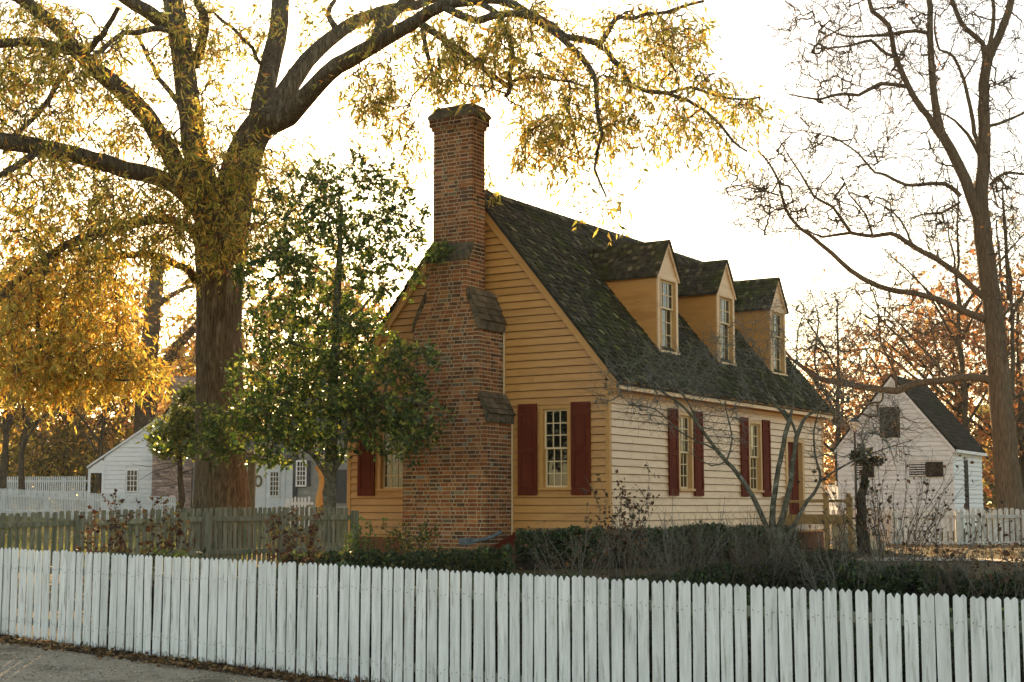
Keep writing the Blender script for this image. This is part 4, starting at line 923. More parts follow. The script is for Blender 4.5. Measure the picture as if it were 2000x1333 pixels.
OK_.limb(pxl(R3), 0, 0, wob=.012, dense=w2r(60, 44, 36, 34, 32, 28, 25, 21, 18, 16, 15, 13))
OK_.limb(pxl([(434, 450, OY), (410, 380, OY - .3), (385, 320, OY - .4), (371, 230, OY - .3), (358, 130, OY), (347, 55, OY + .2), (333, -30, OY + .6)]), 0, 0, wob=.012, dense=w2r(58, 54, 50, 48, 46, 44, 40))
OK_.limb(pxl([(345, 60, OY), (318, 42, OY - .3), (290, 24, OY - .6), (235, -10, OY - 1)]), 0, 0, wob=.01, dense=w2r(34, 30, 28, 24))
OK_.limb(pxl([(425, 450, OY), (395, 395, OY - .6), (360, 350, OY - 1), (326, 290, OY - 1.4), (286, 228, OY - 1.8), (240, 180, OY - 2.2), (190, 140, OY - 2.6), (150, 100, OY - 3), (112, 54, OY - 3.4), (56, 10, OY - 3.8), (10, -15, OY - 4.2)]), 0, 0, wob=.012, dense=w2r(50, 44, 40, 37, 35, 33, 30, 27, 24, 22, 20))
OK_.limb(pxl([(415, 430, OY), (372, 388, OY - .8), (335, 358, OY - 1.4), (277, 338, OY - 2.2), (210, 322, OY - 3), (150, 304, OY - 3.7), (75, 288, OY - 4.5), (0, 277, OY - 5.3), (-60, 270, OY - 6)]), 0, 0, wob=.012, dense=w2r(40, 36, 33, 32, 31, 30, 29, 28, 26))
def wl(rows, a, b): OK_.limb(pxl(rows), a * mo / 2, b * mo / 2, wob=.02)
wl([(165, 105, OY - 2.8), (100, 90, OY - 3.3), (50, 83, OY - 3.8), (-20, 86, OY - 4.4)], 19, 14)
wl([(75, 292, OY - 4.5), (40, 320, OY - 5), (-10, 350, OY - 5.5)], 15, 9)
wl([(140, 130, OY - 3), (112, 165, OY - 3.3), (75, 225, OY - 3.6), (34, 260, OY - 4), (5, 300, OY - 4.4)], 12, 6)
wl([(160, 108, OY - 2.9), (190, 80, OY - 3.4), (212, 54, OY - 3.8), (232, 15, OY - 4.2)], 14, 8)
wl([(178, 112, OY - 2.8), (215, 85, OY - 2), (245, 66, OY - 1.5), (300, 58, OY - 1), (345, 62, OY)], 8, 13)
wl([(375, 240, OY), (345, 200, OY + .8), (310, 150, OY + 1.4), (290, 110, OY + 1.8), (262, 60, OY + 2)], 14, 7)
wl([(380, 130, OY), (400, 60, OY - .6), (395, 20, OY - 1), (380, -15, OY - 1.2)], 20, 14)
wl([(531, 118, OY + 1), (505, 125, OY + .6), (492, 95, OY), (455, 55, OY - .5), (420, 30, OY - .9)], 10, 6)
wl([(727, 92, OY - 2.4), (745, 50, OY - 2), (770, 25, OY - 1.6), (802, -10, OY - 1.2)], 26, 20)
wl([(656, 55, OY + .8), (640, 28, OY + 1.2), (655, 5, OY + 1.5)], 14, 9)
wl([(812, 42, OY - 3.3), (862, 74, OY - 3.6), (900, 101, OY - 3.9), (937, 124, OY - 4.1), (967, 153, OY - 4.3), (995, 170, OY - 4.5)], 14, 8)
wl([(826, 62, OY - 3.4), (840, 131, OY - 3.7), (860, 183, OY - 4), (878, 202, OY - 4.1)], 9, 5)
wl([(866, 14, OY - 3.8), (900, 28, OY - 4.2), (937, 38, OY - 4.5), (994, 26, OY - 4.8), (1031, 28, OY - 5)], 14, 12)
wl([(934, 5, OY - 4.3), (971, 30, OY - 4.7), (994, 75, OY - 5), (1001, 124, OY - 5.2), (997, 169, OY - 5.4), (988, 188, OY - 5.5)], 11, 7)
wl([(1042, 36, OY - 5.1), (1087, 72, OY - 5.5), (1144, 124, OY - 5.9), (1162, 157, OY - 6.1), (1166, 210, OY - 6.3), (1174, 262, OY - 6.5), (1162, 330, OY - 6.7), (1185, 385, OY - 6.8)], 13, 3)
wl([(1046, 32, OY - 5.1), (1106, 70, OY - 5.2), (1162, 86, OY - 5.4), (1185, 101, OY - 5.5), (1215, 139, OY - 5.7), (1237, 169, OY - 5.9), (1300, 184, OY - 6.2), (1345, 195, OY - 6.4), (1405, 240, OY - 6.7), (1431, 277, OY - 6.9), (1461, 296, OY - 7)], 13, 3)
wl([(1300, 184, OY - 6.2), (1352, 172, OY - 6), (1394, 187, OY - 6), (1450, 195, OY - 6), (1485, 190, OY - 6)], 6, 3)
wl([(1174, 84, OY - 5.4), (1200, 37, OY - 5), (1237, 34, OY - 4.8), (1300, 22, OY - 4.6), (1375, 2, OY - 4.4)], 9, 5)
wl([(990, 165, OY - 5.3), (1040, 150, OY - 5.6), (1087, 157, OY - 5.9), (1144, 169, OY - 6.2)], 6, 4)
wl([(382, 548, OY), (366, 530, OY - .7), (322, 508, OY - 1.5), (262, 497, OY - 2.4), (210, 505, OY - 3), (165, 516, OY - 3.6)], 17, 8)
wl([(410, 480, OY), (340, 430, OY - 1.4), (250, 440, OY - 2.5), (160, 468, OY - 3.6), (95, 500, OY - 4.4), (37, 545, OY - 5), (-10, 590, OY - 5.6)], 22, 10)
wl([(95, 500, OY - 4.4), (75, 590, OY - 4.8), (80, 680, OY - 5), (130, 724, OY - 5), (187, 738, OY - 5), (245, 745, OY - 5), (296, 738, OY - 5)], 9, 3)
S1 = [(70, 60, 120, 90, OY - 3.5, 2.5, 150), (60, 190, 110, 110, OY - 3.5, 2.5, 190), (200, 200, 130, 120, OY - 2.5, 2.5, 110), (110, 400, 150, 110, OY - 4, 2.5, 240), (250, 430, 110, 90, OY - 3, 2, 150),
      (330, 60, 150, 80, OY, 3, 120), (440, 60, 90, 80, OY + 1, 2.5, 60), (300, 300, 90, 90, OY - 2, 2, 60), (430, 230, 90, 90, OY - 1.5, 2, 80), (450, 380, 130, 95, OY - 2, 1.5, 170), (400, 450, 130, 60, OY - 1.5, 1.5, 80), (590, 30, 90, 50, OY + 1, 2, 30), (560, 330, 90, 70, OY + 2, 1.5, 70), (520, 430, 80, 60, OY + 1, 1.5, 50),
      (720, 150, 60, 60, OY - 2.5, 1.2, 50), (750, 210, 50, 50, OY - 2.5, 1.2, 40), (790, 30, 90, 40, OY - 2, 2, 50), (850, 120, 60, 60, OY - 4, 1.2, 50), (930, 100, 80, 90, OY - 5, 1.5, 90), (780, 280, 45, 60, OY - 2.5, 1, 22), (700, 250, 40, 50, OY - 2, 1, 8)]
S2 = [(1040, 90, 100, 90, OY - 5, 1.8, 110), (1120, 200, 110, 70, OY - 6, 1.5, 120), (1060, 270, 60, 60, OY - 6, 1.2, 60), (1240, 80, 120, 90, OY - 5, 1.8, 120), (1330, 60, 60, 80, OY - 5, 1.5, 60), (1250, 220, 90, 60, OY - 6, 1.3, 70), (1370, 190, 60, 60, OY - 6.3, 1.2, 45), (1450, 195, 38, 22, OY - 6, .8, 26), (1400, 270, 60, 28, OY - 6.7, .8, 20), (1185, 375, 30, 25, OY - 6.8, .6, 10), (1120, 310, 40, 40, OY - 6.3, .8, 14), (960, 350, 25, 30, OY - 4, .8, 6), (1000, 30, 60, 40, OY - 4.6, 1, 30)]
S3 = [(40, 540, 70, 50, OY - 4.6, 1.5, 90), (150, 530, 80, 45, OY - 4.6, 1.5, 80), (90, 610, 80, 50, OY - 4.6, 1.5, 120), (200, 600, 60, 50, OY - 4, 1.2, 60), (30, 690, 60, 55, OY - 5, 1.5, 90), (120, 690, 70, 40, OY - 4.8, 1.4, 120), (205, 700, 60, 40, OY - 4.8, 1.2, 90), (270, 705, 45, 38, OY - 4.8, 1, 50), (90, 745, 60, 25, OY - 5, 1, 40), (0, 610, 50, 70, OY - 5, 1.5, 50)]
RI = OK_.rng; GRN = [(.22, .23, .04), (.13, .15, .03), (.46, .38, .08), (.76, .55, .13), (.72, .38, .08), (.52, .16, .04)]
parts_ = []
S1 = [(*q[:6], int(q[6] * .74)) for q in S1]; S2 = [(*q[:6], int(q[6] * .6)) for q in S2]; S3 = [(*q[:6], int(q[6] * .6)) for q in S3]
for S, wts, per, wd in ((S1, [3, 1.5, 4, 4, 1.4, .3], 9, .2), (S2, [2.2, 1.2, 4, 4, 1.4, .2], 9, .2), (S3, [.6, .3, 2.5, 6, 3, .5], 10, .24)):
    tg = OK_.grow(blobs(RI, S), .008, droop=.06, n=6, wig=.12); e = tg[:, -1]; dr = tg[:, -1] - tg[:, -3]; dr[:, 2] -= .15
    SP = OK_.sprigs(e, dr, .58, 4, .0035, .35, spread=.95); pos, dirs = OK_.leafpoints(SP, per)
    dirs = dirs / (np.linalg.norm(dirs, axis=1, keepdims=True) + 1e-9) + RI.normal(size=pos.shape) * .85; dirs[:, 2] -= .45
    parts_.append((pos, dirs, pick_cols(GRN, wts, len(pos), RI, .2)))
OK_.build('oak_tree', 'great spreading oak with thick trunk and hanging yellow-green autumn leaves, left of the house', 'tree', base, M_BARK, M_BARK2, sides=26, flute=.10)
OK_.crown(np.vstack([p[0] for p in parts_]), np.vstack([p[1] for p in parts_]), .145, .22, np.vstack([p[2] for p in parts_]), M_LEAF)

# ------------------------------------------------------------------ holly in front of the gable
HY = 28.3; HL = Tree(21); mh = HY / 2918.
HL.limb(pxl([(642, 1060), (643, 985), (646, 900), (650, 780), (656, 640), (662, 520), (667, 400)], HY), 0, 0, step=.2, wob=.01, dense=[x * mh / 2 for x in (34, 26, 24, 21, 17, 13, 7)])
HL.limb(pxl([(643, 940), (625, 905), (600, 880), (560, 850)], HY), .05, .02); HL.limb(pxl([(646, 930), (668, 900), (676, 860), (690, 800)], HY), .05, .02)
HL.limb(pxl([(655, 640, HY), (700, 610, HY - .3), (745, 560, HY - .5), (790, 540, HY - .8)]), .035, .01); HL.limb(pxl([(660, 560, HY), (620, 520, HY), (560, 490, HY), (520, 500, HY)]), .03, .01)
HL.limb(pxl([(666, 420, HY), (720, 420, HY), (790, 440, HY)]), .02, .008); HL.limb(pxl([(664, 440, HY), (600, 400, HY), (560, 420, HY)]), .02, .008)
HL.limb(pxl([(652, 760, HY), (720, 770, HY - .8), (800, 780, HY - 1.4), (850, 800, HY - 1.7)]), .035, .008)
SH = [(610, 800, 130, 80, HY - .2, 1.3, 300), (540, 760, 100, 90, HY, 1.2, 150), (470, 830, 90, 55, HY, 1, 130), (420, 870, 40, 30, HY, .7, 34), (600, 640, 120, 80, HY, 1.1, 130), (700, 680, 80, 70, HY - .5, .8, 90), (740, 770, 90, 60, HY - 1, .6, 120), (810, 820, 55, 45, HY - 1.5, .5, 44), (800, 705, 50, 28, HY - 1.4, .4, 26), (640, 500, 120, 70, HY, 1, 90), (740, 520, 80, 60, HY - .5, .6, 50), (690, 400, 130, 55, HY, .8, 70), (545, 540, 80, 70, HY, .8, 60), (780, 440, 50, 50, HY - .5, .6, 30), (590, 410, 80, 70, HY, .7, 50), (690, 340, 90, 35, HY, .6, 26), (850, 490, 14, 12, HY - .2, .2, 5), (770, 860, 70, 28, HY - 1.2, .5, 34), (560, 885, 110, 22, HY, .8, 46), (330, 860, 30, 20, HY, .4, 8)]
SH = [(*q[:6], max(4, int(q[6] * (.6 if q[0] < 580 and q[1] > 700 else 1.15 if q[1] < 660 else .8)))) for q in SH]
tg = HL.grow(blobs(HL.rng, SH), .005, droop=.02, n=5, wig=.12); SP = HL.sprigs(tg[:, -1], tg[:, -1] - tg[:, -3], .26, 4, .0028, .05, spread=.9); pos, dr = HL.leafpoints(SP, 7, 0)
dr = dr / (np.linalg.norm(dr, axis=1, keepdims=True) + 1e-9) + HL.rng.normal(size=pos.shape) * .8
HL.build('holly_tree', 'glossy dark green holly tree in front of the left half of the gable', 'tree', at(642, 1060, HY), M_LICHENBARK, M_BARK2, sides=12)
HL.crown(pos, dr, .088, .5, pick_cols([(.03, .065, .014), (.06, .11, .022), (.14, .20, .035), (.38, .40, .07)], [4.5, 4, 3, 1.8], len(pos), HL.rng, .22), M_HOLLY)
# smaller evergreen before the cottage chimney
H2 = Tree(23); Y2 = 44.0
H2.limb(pxl([(354, 1012), (353, 960), (352, 900), (350, 850)], Y2), .12, .05, step=.2)
tg = H2.grow(blobs(H2.rng, [(345, 855, 52, 38, Y2, .8, 120), (370, 800, 30, 50, Y2, .6, 70), (385, 840, 30, 50, Y2, .6, 60)]), .006, n=5); SP = H2.sprigs(tg[:, -1], tg[:, -1] - tg[:, -3], .3, 4, .004, .05, spread=.9); pos, dr = H2.leafpoints(SP, 9, 0)
bx = H2.sprigs(np.array([at(354, 905, Y2), at(353, 925, Y2), at(352, 945, Y2)]), np.array([(-1, 0, .1), (1, 0, .25), (-1, 0, .2)]), 1.5, 3, .015, .0, spread=.35)
H2.build('small_evergreen', 'small bright green tree standing before the cottage chimney, left of the oak', 'tree', at(354, 1012, Y2), M_FARBARK, M_FARBARK)
H2.crown(pos, dr + H2.rng.normal(size=pos.shape) * .2, .11, .5, pick_cols([(.06, .09, .02), (.14, .17, .03), (.30, .30, .05)], [3, 3, 2], len(pos), H2.rng), M_HOLLY)

# ------------------------------------------------------------------ tall bare tree at the right
BY = 44.0; BT = Tree(31); mb = BY / 2918.
def bl(rows, ws, wob=.015): BT.limb(pxl(rows, BY), 0, 0, wob=wob, dense=[w * mb / 2 for w in ws])
bl([(1982, 1060), (1975, 990), (1966, 900), (1954, 780), (1946, 690), (1938, 600), (1925, 500), (1915, 420)], (66, 54, 48, 45, 42, 38, 36, 34))
bl([(1917, 440), (1917, 370), (1922, 300), (1922, 190), (1927, 124), (1952, 75), (1971, 19), (1978, -30)], (26, 27, 26, 22, 20, 17, 15, 14))
bl([(1915, 430), (1895, 380), (1872, 320), (1840, 262), (1825, 195), (1817, 112), (1817, 37), (1813, -30)], (26, 23, 22, 19, 15, 13, 12, 11))
bl([(1838, 268), (1800, 210), (1773, 169), (1747, 101), (1735, 50), (1705, 22), (1690, -20)], (14, 13, 12, 11, 10, 9, 8))
bl([(1925, 124), (1919, 86), (1885, 56), (1866, 22), (1852, -20)], (12, 11, 10, 9, 8)); bl([(1926, 110), (1938, 60), (1940, 20), (1936, -20)], (10, 9, 8, 7))
bl([(1769, 169), (1720, 164), (1675, 187), (1637, 183), (1600, 195), (1540, 184)], (9, 8, 7, 6, 5, 2.5)); bl([(1817, 68), (1787, 61), (1731, 69), (1675, 71), (1637, 67), (1590, 40)], (8, 8, 7, 5, 4, 2))
bl([(1748, 110), (1720, 101), (1701, 79), (1660, 90), (1585, 97)], (7, 7, 6, 5, 2)); bl([(1876, 384), (1844, 360), (1769, 362), (1731, 341), (1709, 337), (1675, 300), (1630, 270), (1540, 251)], (10, 9, 7, 6, 5, 4, 3, 1.5))
bl([(1930, 628), (1890, 612), (1830, 585), (1760, 568), (1715, 558), (1660, 530), (1625, 492), (1562, 446), (1532, 405), (1521, 356), (1502, 319), (1478, 294)], (16, 14, 12, 11, 11, 10, 9, 7, 6, 5, 4, 2))
bl([(1925, 585), (1880, 545), (1830, 508), (1770, 474), (1742, 456), (1705, 462), (1660, 456), (1607, 463), (1575, 450), (1525, 445)], (13, 12, 11, 10, 9, 8, 7, 5, 3, 2)); bl([(1662, 456), (1626, 405), (1592, 386), (1562, 337), (1540, 304), (1520, 270)], (7, 6, 5, 4, 3, 2))
bl([(1521, 382), (1465, 367), (1440, 372), (1400, 380)], (4, 3, 2.5, 1.5)); bl([(1705, 462), (1690, 420), (1660, 380), (1640, 330)], (5, 4, 3, 1.5)); bl([(1780, 478), (1760, 430), (1720, 400), (1660, 375)], (5, 4, 3, 1.5))
bl([(1946, 748), (1900, 738), (1850, 742), (1790, 750), (1752, 764), (1700, 758), (1640, 748), (1600, 738), (1572, 720), (1545, 700), (1520, 668)], (18, 15, 14, 14, 14, 13, 12, 11, 9, 6, 3))
bl([(1752, 762), (1745, 720), (1720, 670), (1715, 600), (1700, 560)], (6, 5, 4, 3, 2)); bl([(1600, 738), (1590, 690), (1600, 630), (1580, 560)], (5, 4, 3, 1.5)); bl([(1835, 744), (1832, 700), (1822, 650)], (5, 4, 3)); bl([(1800, 748), (1740, 700), (1700, 680), (1660, 690)], (5, 4, 3, 2))
bl([(1934, 246), (1965, 238), (2000, 221), (2040, 200)], (7, 6, 5, 4)); bl([(1934, 362), (1964, 337), (2000, 341), (2040, 330)], (7, 6, 5, 4)); bl([(1919, 300), (1904, 262), (1896, 210), (1881, 157), (1862, 109), (1836, 97), (1825, 60), (1829, 19)], (10, 9, 8, 7, 6, 5, 4, 3))
bl([(1920, 320), (1900, 278), (1880, 250), (1850, 225), (1810, 215)], (9, 8, 6, 4, 3)); bl([(1880, 160), (1905, 120), (1930, 60)], (4, 3, 2)); bl([(1875, 395), (1840, 415), (1800, 420), (1770, 430)], (6, 5, 3, 2)); bl([(1940, 640), (1975, 600), (2020, 560)], (8, 6, 4))
SB = [(1600, 60, 90, 70, BY, 2, 120), (1700, 60, 110, 80, BY, 2, 150), (1820, 60, 110, 90, BY, 2, 150), (1930, 80, 80, 110, BY, 2, 130), (1600, 150, 90, 60, BY, 2, 90), (1700, 170, 100, 60, BY, 2, 90), (1800, 200, 90, 100, BY, 2, 110), (1960, 260, 50, 120, BY, 2, 90), (1560, 270, 70, 50, BY, 2, 70), (1650, 280, 100, 60, BY, 2, 80), (1780, 320, 90, 80, BY, 2, 80), (1490, 360, 90, 60, BY, 2, 130), (1560, 400, 100, 70, BY, 2, 150), (1660, 400, 90, 60, BY, 2, 100), (1760, 430, 90, 50, BY, 2, 80), (1850, 450, 60, 60, BY, 2, 50), (1960, 420, 40, 100, BY, 2, 60), (1660, 620, 100, 70, BY, 1.5, 120), (1780, 660, 90, 70, BY, 1.5, 110), (1620, 700, 70, 50, BY, 1.5, 70), (1760, 550, 110, 30, BY, 1.5, 50), (1700, 840, 90, 60, BY, 1, 60), (1960, 600, 40, 120, BY, 1.5, 60), (1480, 420, 60, 40, BY, 1.5, 40)]
SB = [(*q[:6], int(q[6] * .72)) for q in SB]
tg = BT.grow(blobs(BT.rng, SB), .0105, droop=-.01, n=7, wig=.085); dr = tg[:, -1] - tg[:, -3]
SP = BT.sprigs(tg[:, -1], dr, .95, 2, .0095, -.1, n=5, spread=.38); SQ = BT.sprigs(tg[:, 3], tg[:, 4] - tg[:, 2], .65, 1, .009, -.1, n=5, spread=.5); SR_ = BT.sprigs(SP[::2, 2], SP[::2, 3] - SP[::2, 1], .5, 1, .0085, -.1, n=4, spread=.45)
pos, d2 = BT.leafpoints(SR_[::6], 2, .5)
BT.build('bare_tree', 'tall forked bare tree at the right edge reaching its limbs over the white outbuilding', 'tree', at(1982, 1060, BY), M_BARK2, M_TWIG, sides=14, flute=.08)
BT.crown(pos, RNG.normal(size=pos.shape) + (0, 0, -.6), .09, .45, pick_cols([(.35, .13, .04), (.25, .12, .05), (.45, .25, .08)], [2, 2, 1], len(pos), BT.rng), M_LEAF, name='last_leaves')

# ------------------------------------------------------------------ small lichened tree before the side wall
DY = 23.5; DT = Tree(41); md = DY / 2918.
def dl(rows, ws): DT.limb(pxl(rows, DY), 0, 0, wob=.006, step=.12, dense=[w * .8 * md / 2 for w in ws])
dl([(1514, 1130), (1512, 1060), (1508, 1010), (1514, 960), (1524, 900), (1536, 840), (1541, 825)], (24, 21, 15, 13, 12, 11, 11))
dl([(1516, 1120), (1520, 1050), (1531, 1000), (1545, 940), (1553, 870), (1556, 855), (1570, 820), (1600, 800), (1640, 790), (1690, 760)], (22, 20, 15, 13, 11, 12, 8, 6, 4, 2))
dl([(1508, 1060), (1495, 1025), (1470, 970), (1440, 925), (1400, 880), (1370, 840), (1340, 800), (1300, 770), (1260, 745), (1215, 720)], (14, 13, 12, 11, 9, 8, 6.5, 5, 4, 2))
dl([(1541, 826), (1528, 805), (1505, 780), (1490, 740), (1484, 700)], (9, 8, 6, 4, 2.5)); dl([(1541, 826), (1548, 790), (1552, 740), (1556, 700), (1560, 640), (1580, 600)], (8, 6, 5, 4, 3, 2)); dl([(1556, 852), (1545, 820), (1530, 800)], (7, 6, 5))
dl([(1520, 1090), (1545, 1040), (1570, 990), (1602, 940), (1592, 890), (1590, 840), (1600, 800)], (13, 11, 9, 7, 5, 4, 3)); dl([(1602, 940), (1640, 915), (1680, 895), (1720, 880), (1780, 860)], (6, 5, 4, 3, 2))
dl([(1420, 898), (1430, 860), (1418, 800), (1416, 780)], (5, 4, 3, 2)); dl([(1400, 880), (1380, 870), (1330, 845), (1280, 800), (1230, 790)], (5, 4, 4, 3, 2)); dl([(1368, 836), (1340, 780), (1310, 740), (1300, 690)], (5, 4, 3, 2)); dl([(1505, 780), (1480, 760), (1420, 745), (1380, 730), (1330, 735)], (5, 4, 3, 2, 1.5))
dl([(1540, 800), (1500, 720), (1470, 690), (1440, 640)], (5, 4, 3, 2)); dl([(1420, 900), (1390, 910), (1340, 880)], (4, 3, 1.5)); dl([(1600, 800), (1640, 740), (1680, 690), (1700, 640)], (4, 3, 2, 1.5))
SD = [(1220, 760, 70, 50, DY, .5, 50), (1300, 780, 80, 60, DY, .7, 60), (1390, 760, 80, 60, DY, .7, 70), (1320, 700, 70, 40, DY, .7, 30), (1450, 680, 80, 60, DY, .7, 60), (1540, 660, 80, 70, DY, .8, 70), (1620, 720, 80, 70, DY, .8, 70), (1690, 800, 70, 60, DY, .7, 50), (1400, 850, 60, 50, DY, .5, 30), (1610, 600, 60, 40, DY, .6, 25), (1730, 860, 60, 40, DY, .6, 30), (1620, 860, 50, 50, DY, .5, 25)]
tg = DT.grow(blobs(DT.rng, SD), .0042, droop=.0, n=7, wig=.18); SP = DT.sprigs(tg[:, -1], tg[:, -1] - tg[:, -3], .4, 2, .0035, -.1, n=5, spread=.45); SQ = DT.sprigs(tg[:, 3], tg[:, 4] - tg[:, 2], .35, 2, .0035, -.1, n=5, spread=.6)
DT.build('small_garden_tree', 'small leafless lichen-spotted tree with several stems before the side wall of the house', 'tree', at(1514, 1130, DY), M_LICHENBARK, M_GREYTWIG, sides=10)
# dead ivy-topped stump
SY = 32.0; ST = Tree(45); ST.limb(pxl([(1688, 1085), (1684, 1040), (1682, 990), (1686, 950), (1690, 915), (1695, 895)], SY), 0, 0, wob=.012, step=.1, dense=[x * SY / 2918 / 2 for x in (28, 22, 19, 16, 13, 10)])
ST.limb(pxl([(1692, 905), (1675, 890), (1660, 885)], SY), .09, .05, step=.1)
tg = ST.grow(blobs(ST.rng, [(1680, 890, 22, 8, SY, .2, 20), (1710, 903, 16, 8, SY, .2, 9), (1690, 985, 14, 60, SY - .05, .15, 6)]), .005, n=4); SP = ST.sprigs(tg[:, -1], tg[:, -1] - tg[:, -2], .14, 4, .003, .1); pos, dr = ST.leafpoints(SP, 5, 0)
ST.build('old_stump', 'tall dark gnarled stump topped with ivy in front of the faded white fence', 'tree stump', at(1688, 1085, SY), M_DARKBARK, M_DARKBARK)
ST.crown(pos, dr + RNG.normal(size=pos.shape) * .1, .075, .7, pick_cols([(.03, .04, .012), (.07, .06, .02), (.30, .20, .05)], [4, 3, 1.2], len(pos), ST.rng), M_HOLLY, name='ivy')

# ------------------------------------------------------------------ hedges and garden plants
def hedge(name, label, path, hgt, wid, n, pal, wts, size=.052, seed=5, ztop=None):
    r = np.random.default_rng(seed); path = np.array(path, float); seg = np.linalg.norm(np.diff(path, axis=0), axis=1); cum = np.concatenate([[0], np.cumsum(seg)])
    s = r.uniform(0, cum[-1], n); i = np.clip(np.searchsorted(cum, s) - 1, 0, len(seg) - 1); f = ((s - cum[i]) / seg[i])[:, None]; p = path[i] * (1 - f) + path[i + 1] * f
    d = (path[i + 1] - path[i]) / seg[i][:, None]; nn = np.stack([-d[:, 1], d[:, 0]], 1)
    th = r.uniform(-.25, math.pi + .25, n); bump_ = 1 + .10 * np.sin(s * 2.3) + .08 * np.sin(s * 5.1 + 1); bump_ = bump_ * (1 + .12 * np.sin(s * 11 + 3 * np.cos(s * 3))); rad = np.where(r.uniform(size=n) < .7, r.uniform(.86, 1.08, n), r.uniform(.5, .9, n)) * bump_
    cx_, cz = np.cos(th), np.sin(th); pw = 3.5; sup = (np.abs(cx_) ** pw + np.abs(np.clip(cz, -1, 1)) ** pw) ** (-1 / pw)
    off = cx_ * sup * rad * wid / 2; z = np.clip(cz, -.3, 1) * sup * rad * hgt * .55 + hgt * .45
    xy = p + nn * off[:, None]; g = ground(xy[:, 0], xy[:, 1]); root = thing(name, label, 'hedge', (path[0][0], path[0][1], float(ground(*path[0]))))
    b = np.array(root.location); P_ = np.stack([xy[:, 0], xy[:, 1], g + z], 1); D_ = r.normal(size=(n, 3)); D_[:, 2] += .5
    link('foliage', leaves_mesh('foliage', P_ - b, D_, size, .55, pick_cols(pal, wts, n, r, .25), r), M_BOX, root)
    # dark twiggy inside
    k = MB()
    for j in range(len(path) - 1):
        a_, b_ = path[j], path[j + 1]; dd_ = (b_ - a_) / np.linalg.norm(b_ - a_); n2 = np.array([-dd_[1], dd_[0]]) * wid * .33; ga, gb = ground(*a_), ground(*b_)
        c4 = [(*(a_ - n2 - b[:2]), ga - b[2]), (*(b_ - n2 - b[:2]), gb - b[2]), (*(b_ + n2 - b[:2]), gb - b[2]), (*(a_ + n2 - b[:2]), ga - b[2])]
        k.hexa(c4 + [(x, y, z_ + hgt * .74) for x, y, z_ in c4])
    k.build('inner_twigs', M_DARKBARK, root)
BOX = [(.025, .04, .012), (.045, .07, .02), (.10, .14, .04), (.075, .08, .05), (.11, .075, .035)]; BW = [4, 4, 2.4, 2, .6]
hp = lambda x, y, Y: at(x, y, Y)[:2]
hedge('boxwood_hedge', 'low dark boxwood hedge along the foot of the house side wall', [hp(1010, 1050, 26), hp(1200, 1050, 25.8), hp(1400, 1040, 27), hp(1530, 1040, 28.5)], .62, .8, 26000, BOX, BW, seed=3)
hedge('boxwood_hedge', 'scrappy low hedge with yellowing leaves under the brick chimney', [hp(560, 1085, 24.5), hp(760, 1085, 24.5), hp(1000, 1075, 24.5)], .42, .9, 17000, BOX + [(.24, .17, .04)], BW + [1.0], seed=6)
hedge('boxwood_hedge', 'dark clipped boxwood hedge in the middle of the garden before the small bare tree', [hp(900, 1100, 20), hp(1120, 1100, 19.5), hp(1400, 1100, 20), hp(1640, 1090, 21.5)], .52, .8, 26000, BOX, BW, seed=4)
hedge('boxwood_hedge', 'very dark hedge right behind the front fence at the right', [fpt(7.4, 3.4)[:2], fpt(9, 3.2)[:2], fpt(12, 3.2)[:2], fpt(18, 3.2)[:2]], .80, .9, 30000, BOX, BW, size=.04, seed=8)
hedge('boxwood_hedge', 'dark hedge beside the sandy path at the right', [hp(1640, 1120, 19.5), hp(1800, 1125, 18.5), hp(2050, 1125, 18)], .62, .9, 20000, BOX, BW, seed=9)
hedge('gap_darkening_foliage', 'added dark foliage close behind the white front fence, darkening the gaps between pickets', [fpt(1.0, .72)[:2], fpt(5, .7)[:2], fpt(10, .7)[:2], fpt(17, .7)[:2]], .98, .6, 34000, BOX, BW, seed=12)  # added out of sight behind the fence so the picket gaps look dark
